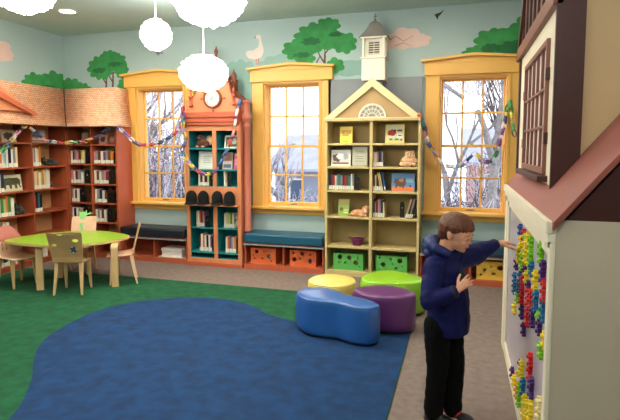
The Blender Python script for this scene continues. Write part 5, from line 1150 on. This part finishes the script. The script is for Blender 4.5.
shrub(1.6, 15, 2.6, 2.6, 'snowy thicket far outside the right window', 6, 300)
def house(x0, x1, y, h, mt, label, seed):
    b_ = root('house', ((x0 + x1) / 2, y, -1.2), 0, label, 'house'); MB().box(x0, x1, y, y + 5, -1.2, h).build('wall', mt, b_)
    MB().plate([(y - .4, h - .1), (y + 2.5, h + 1.2), (y + 5.4, h - .1), (y + 5.4, h), (y + 2.5, h + 1.4), (y - .4, h)], [], 'yz', x0 - .3, x1 + .3).build('snowy_roof', mat('grey_snowy_roof', (.62, .63, .68), .8, .1, 2), b_)
    n = int((x1 - x0) / 1.3)
    for i in range(n):
        x = x0 + .6 + i * 1.3; w = MB().box(x, x + .6, y - .04, y, h - 1.3, h - .4).build('window', M_white, b_); MB().box(x + .06, x + .54, y - .05, y - .035, h - 1.24, h - .46).build('pane', hexm((.30, .36, .45), .2), w)
house(-7.2, -2.6, 19, .75, mat('grey_siding', (.52, .54, .60), .8, .06, 3), 'grey house with a snowy roof outside the middle window', 1)
house(.2, 5.5, 20, 1.0, mat('salmon_brick', (.78, .56, .48), .8, .12, 9), 'salmon brick house with a snowy roof outside the right window', 2)

# ------------------------------------------------------------------ light, world, camera
w = bpy.data.worlds.new('winter_sky'); scene.world = w; w.use_nodes = True; nt = w.node_tree; bg = nt.nodes['Background']
tc = nt.nodes.new('ShaderNodeTexCoord'); sp = nt.nodes.new('ShaderNodeSeparateXYZ'); nt.links.new(tc.outputs['Generated'], sp.inputs[0])
rp = nt.nodes.new('ShaderNodeValToRGB'); rp.color_ramp.elements[0].position = 0.; rp.color_ramp.elements[0].color = (.97, .97, 1, 1); rp.color_ramp.elements[1].position = .7; rp.color_ramp.elements[1].color = (.86, .91, 1, 1)
nt.links.new(sp.outputs[2], rp.inputs[0]); nt.links.new(rp.outputs[0], bg.inputs[0]); bg.inputs[1].default_value = 2.0

cam = bpy.data.cameras.new('camera'); co = bpy.data.objects.new('camera', cam); COL.objects.link(co)
co.location = (0, 0, 1.57); co.rotation_euler = (R(90 - 4.8), 0, R(16.8))
cam.sensor_width = 36; cam.sensor_fit = 'HORIZONTAL'; cam.lens = 36 * 503 / 620; cam.shift_y = -20 / 620; cam.clip_start = .05; cam.clip_end = 200
scene.camera = co
scene.view_settings.view_transform = 'Standard'; scene.view_settings.look = 'None'; scene.view_settings.gamma = 1
scene.view_settings.exposure = 0.54
try: scene.view_settings.use_curve_mapping = False
except Exception: pass
scene.cycles.max_bounces = 8; scene.cycles.diffuse_bounces = 5; scene.cycles.use_denoising = True
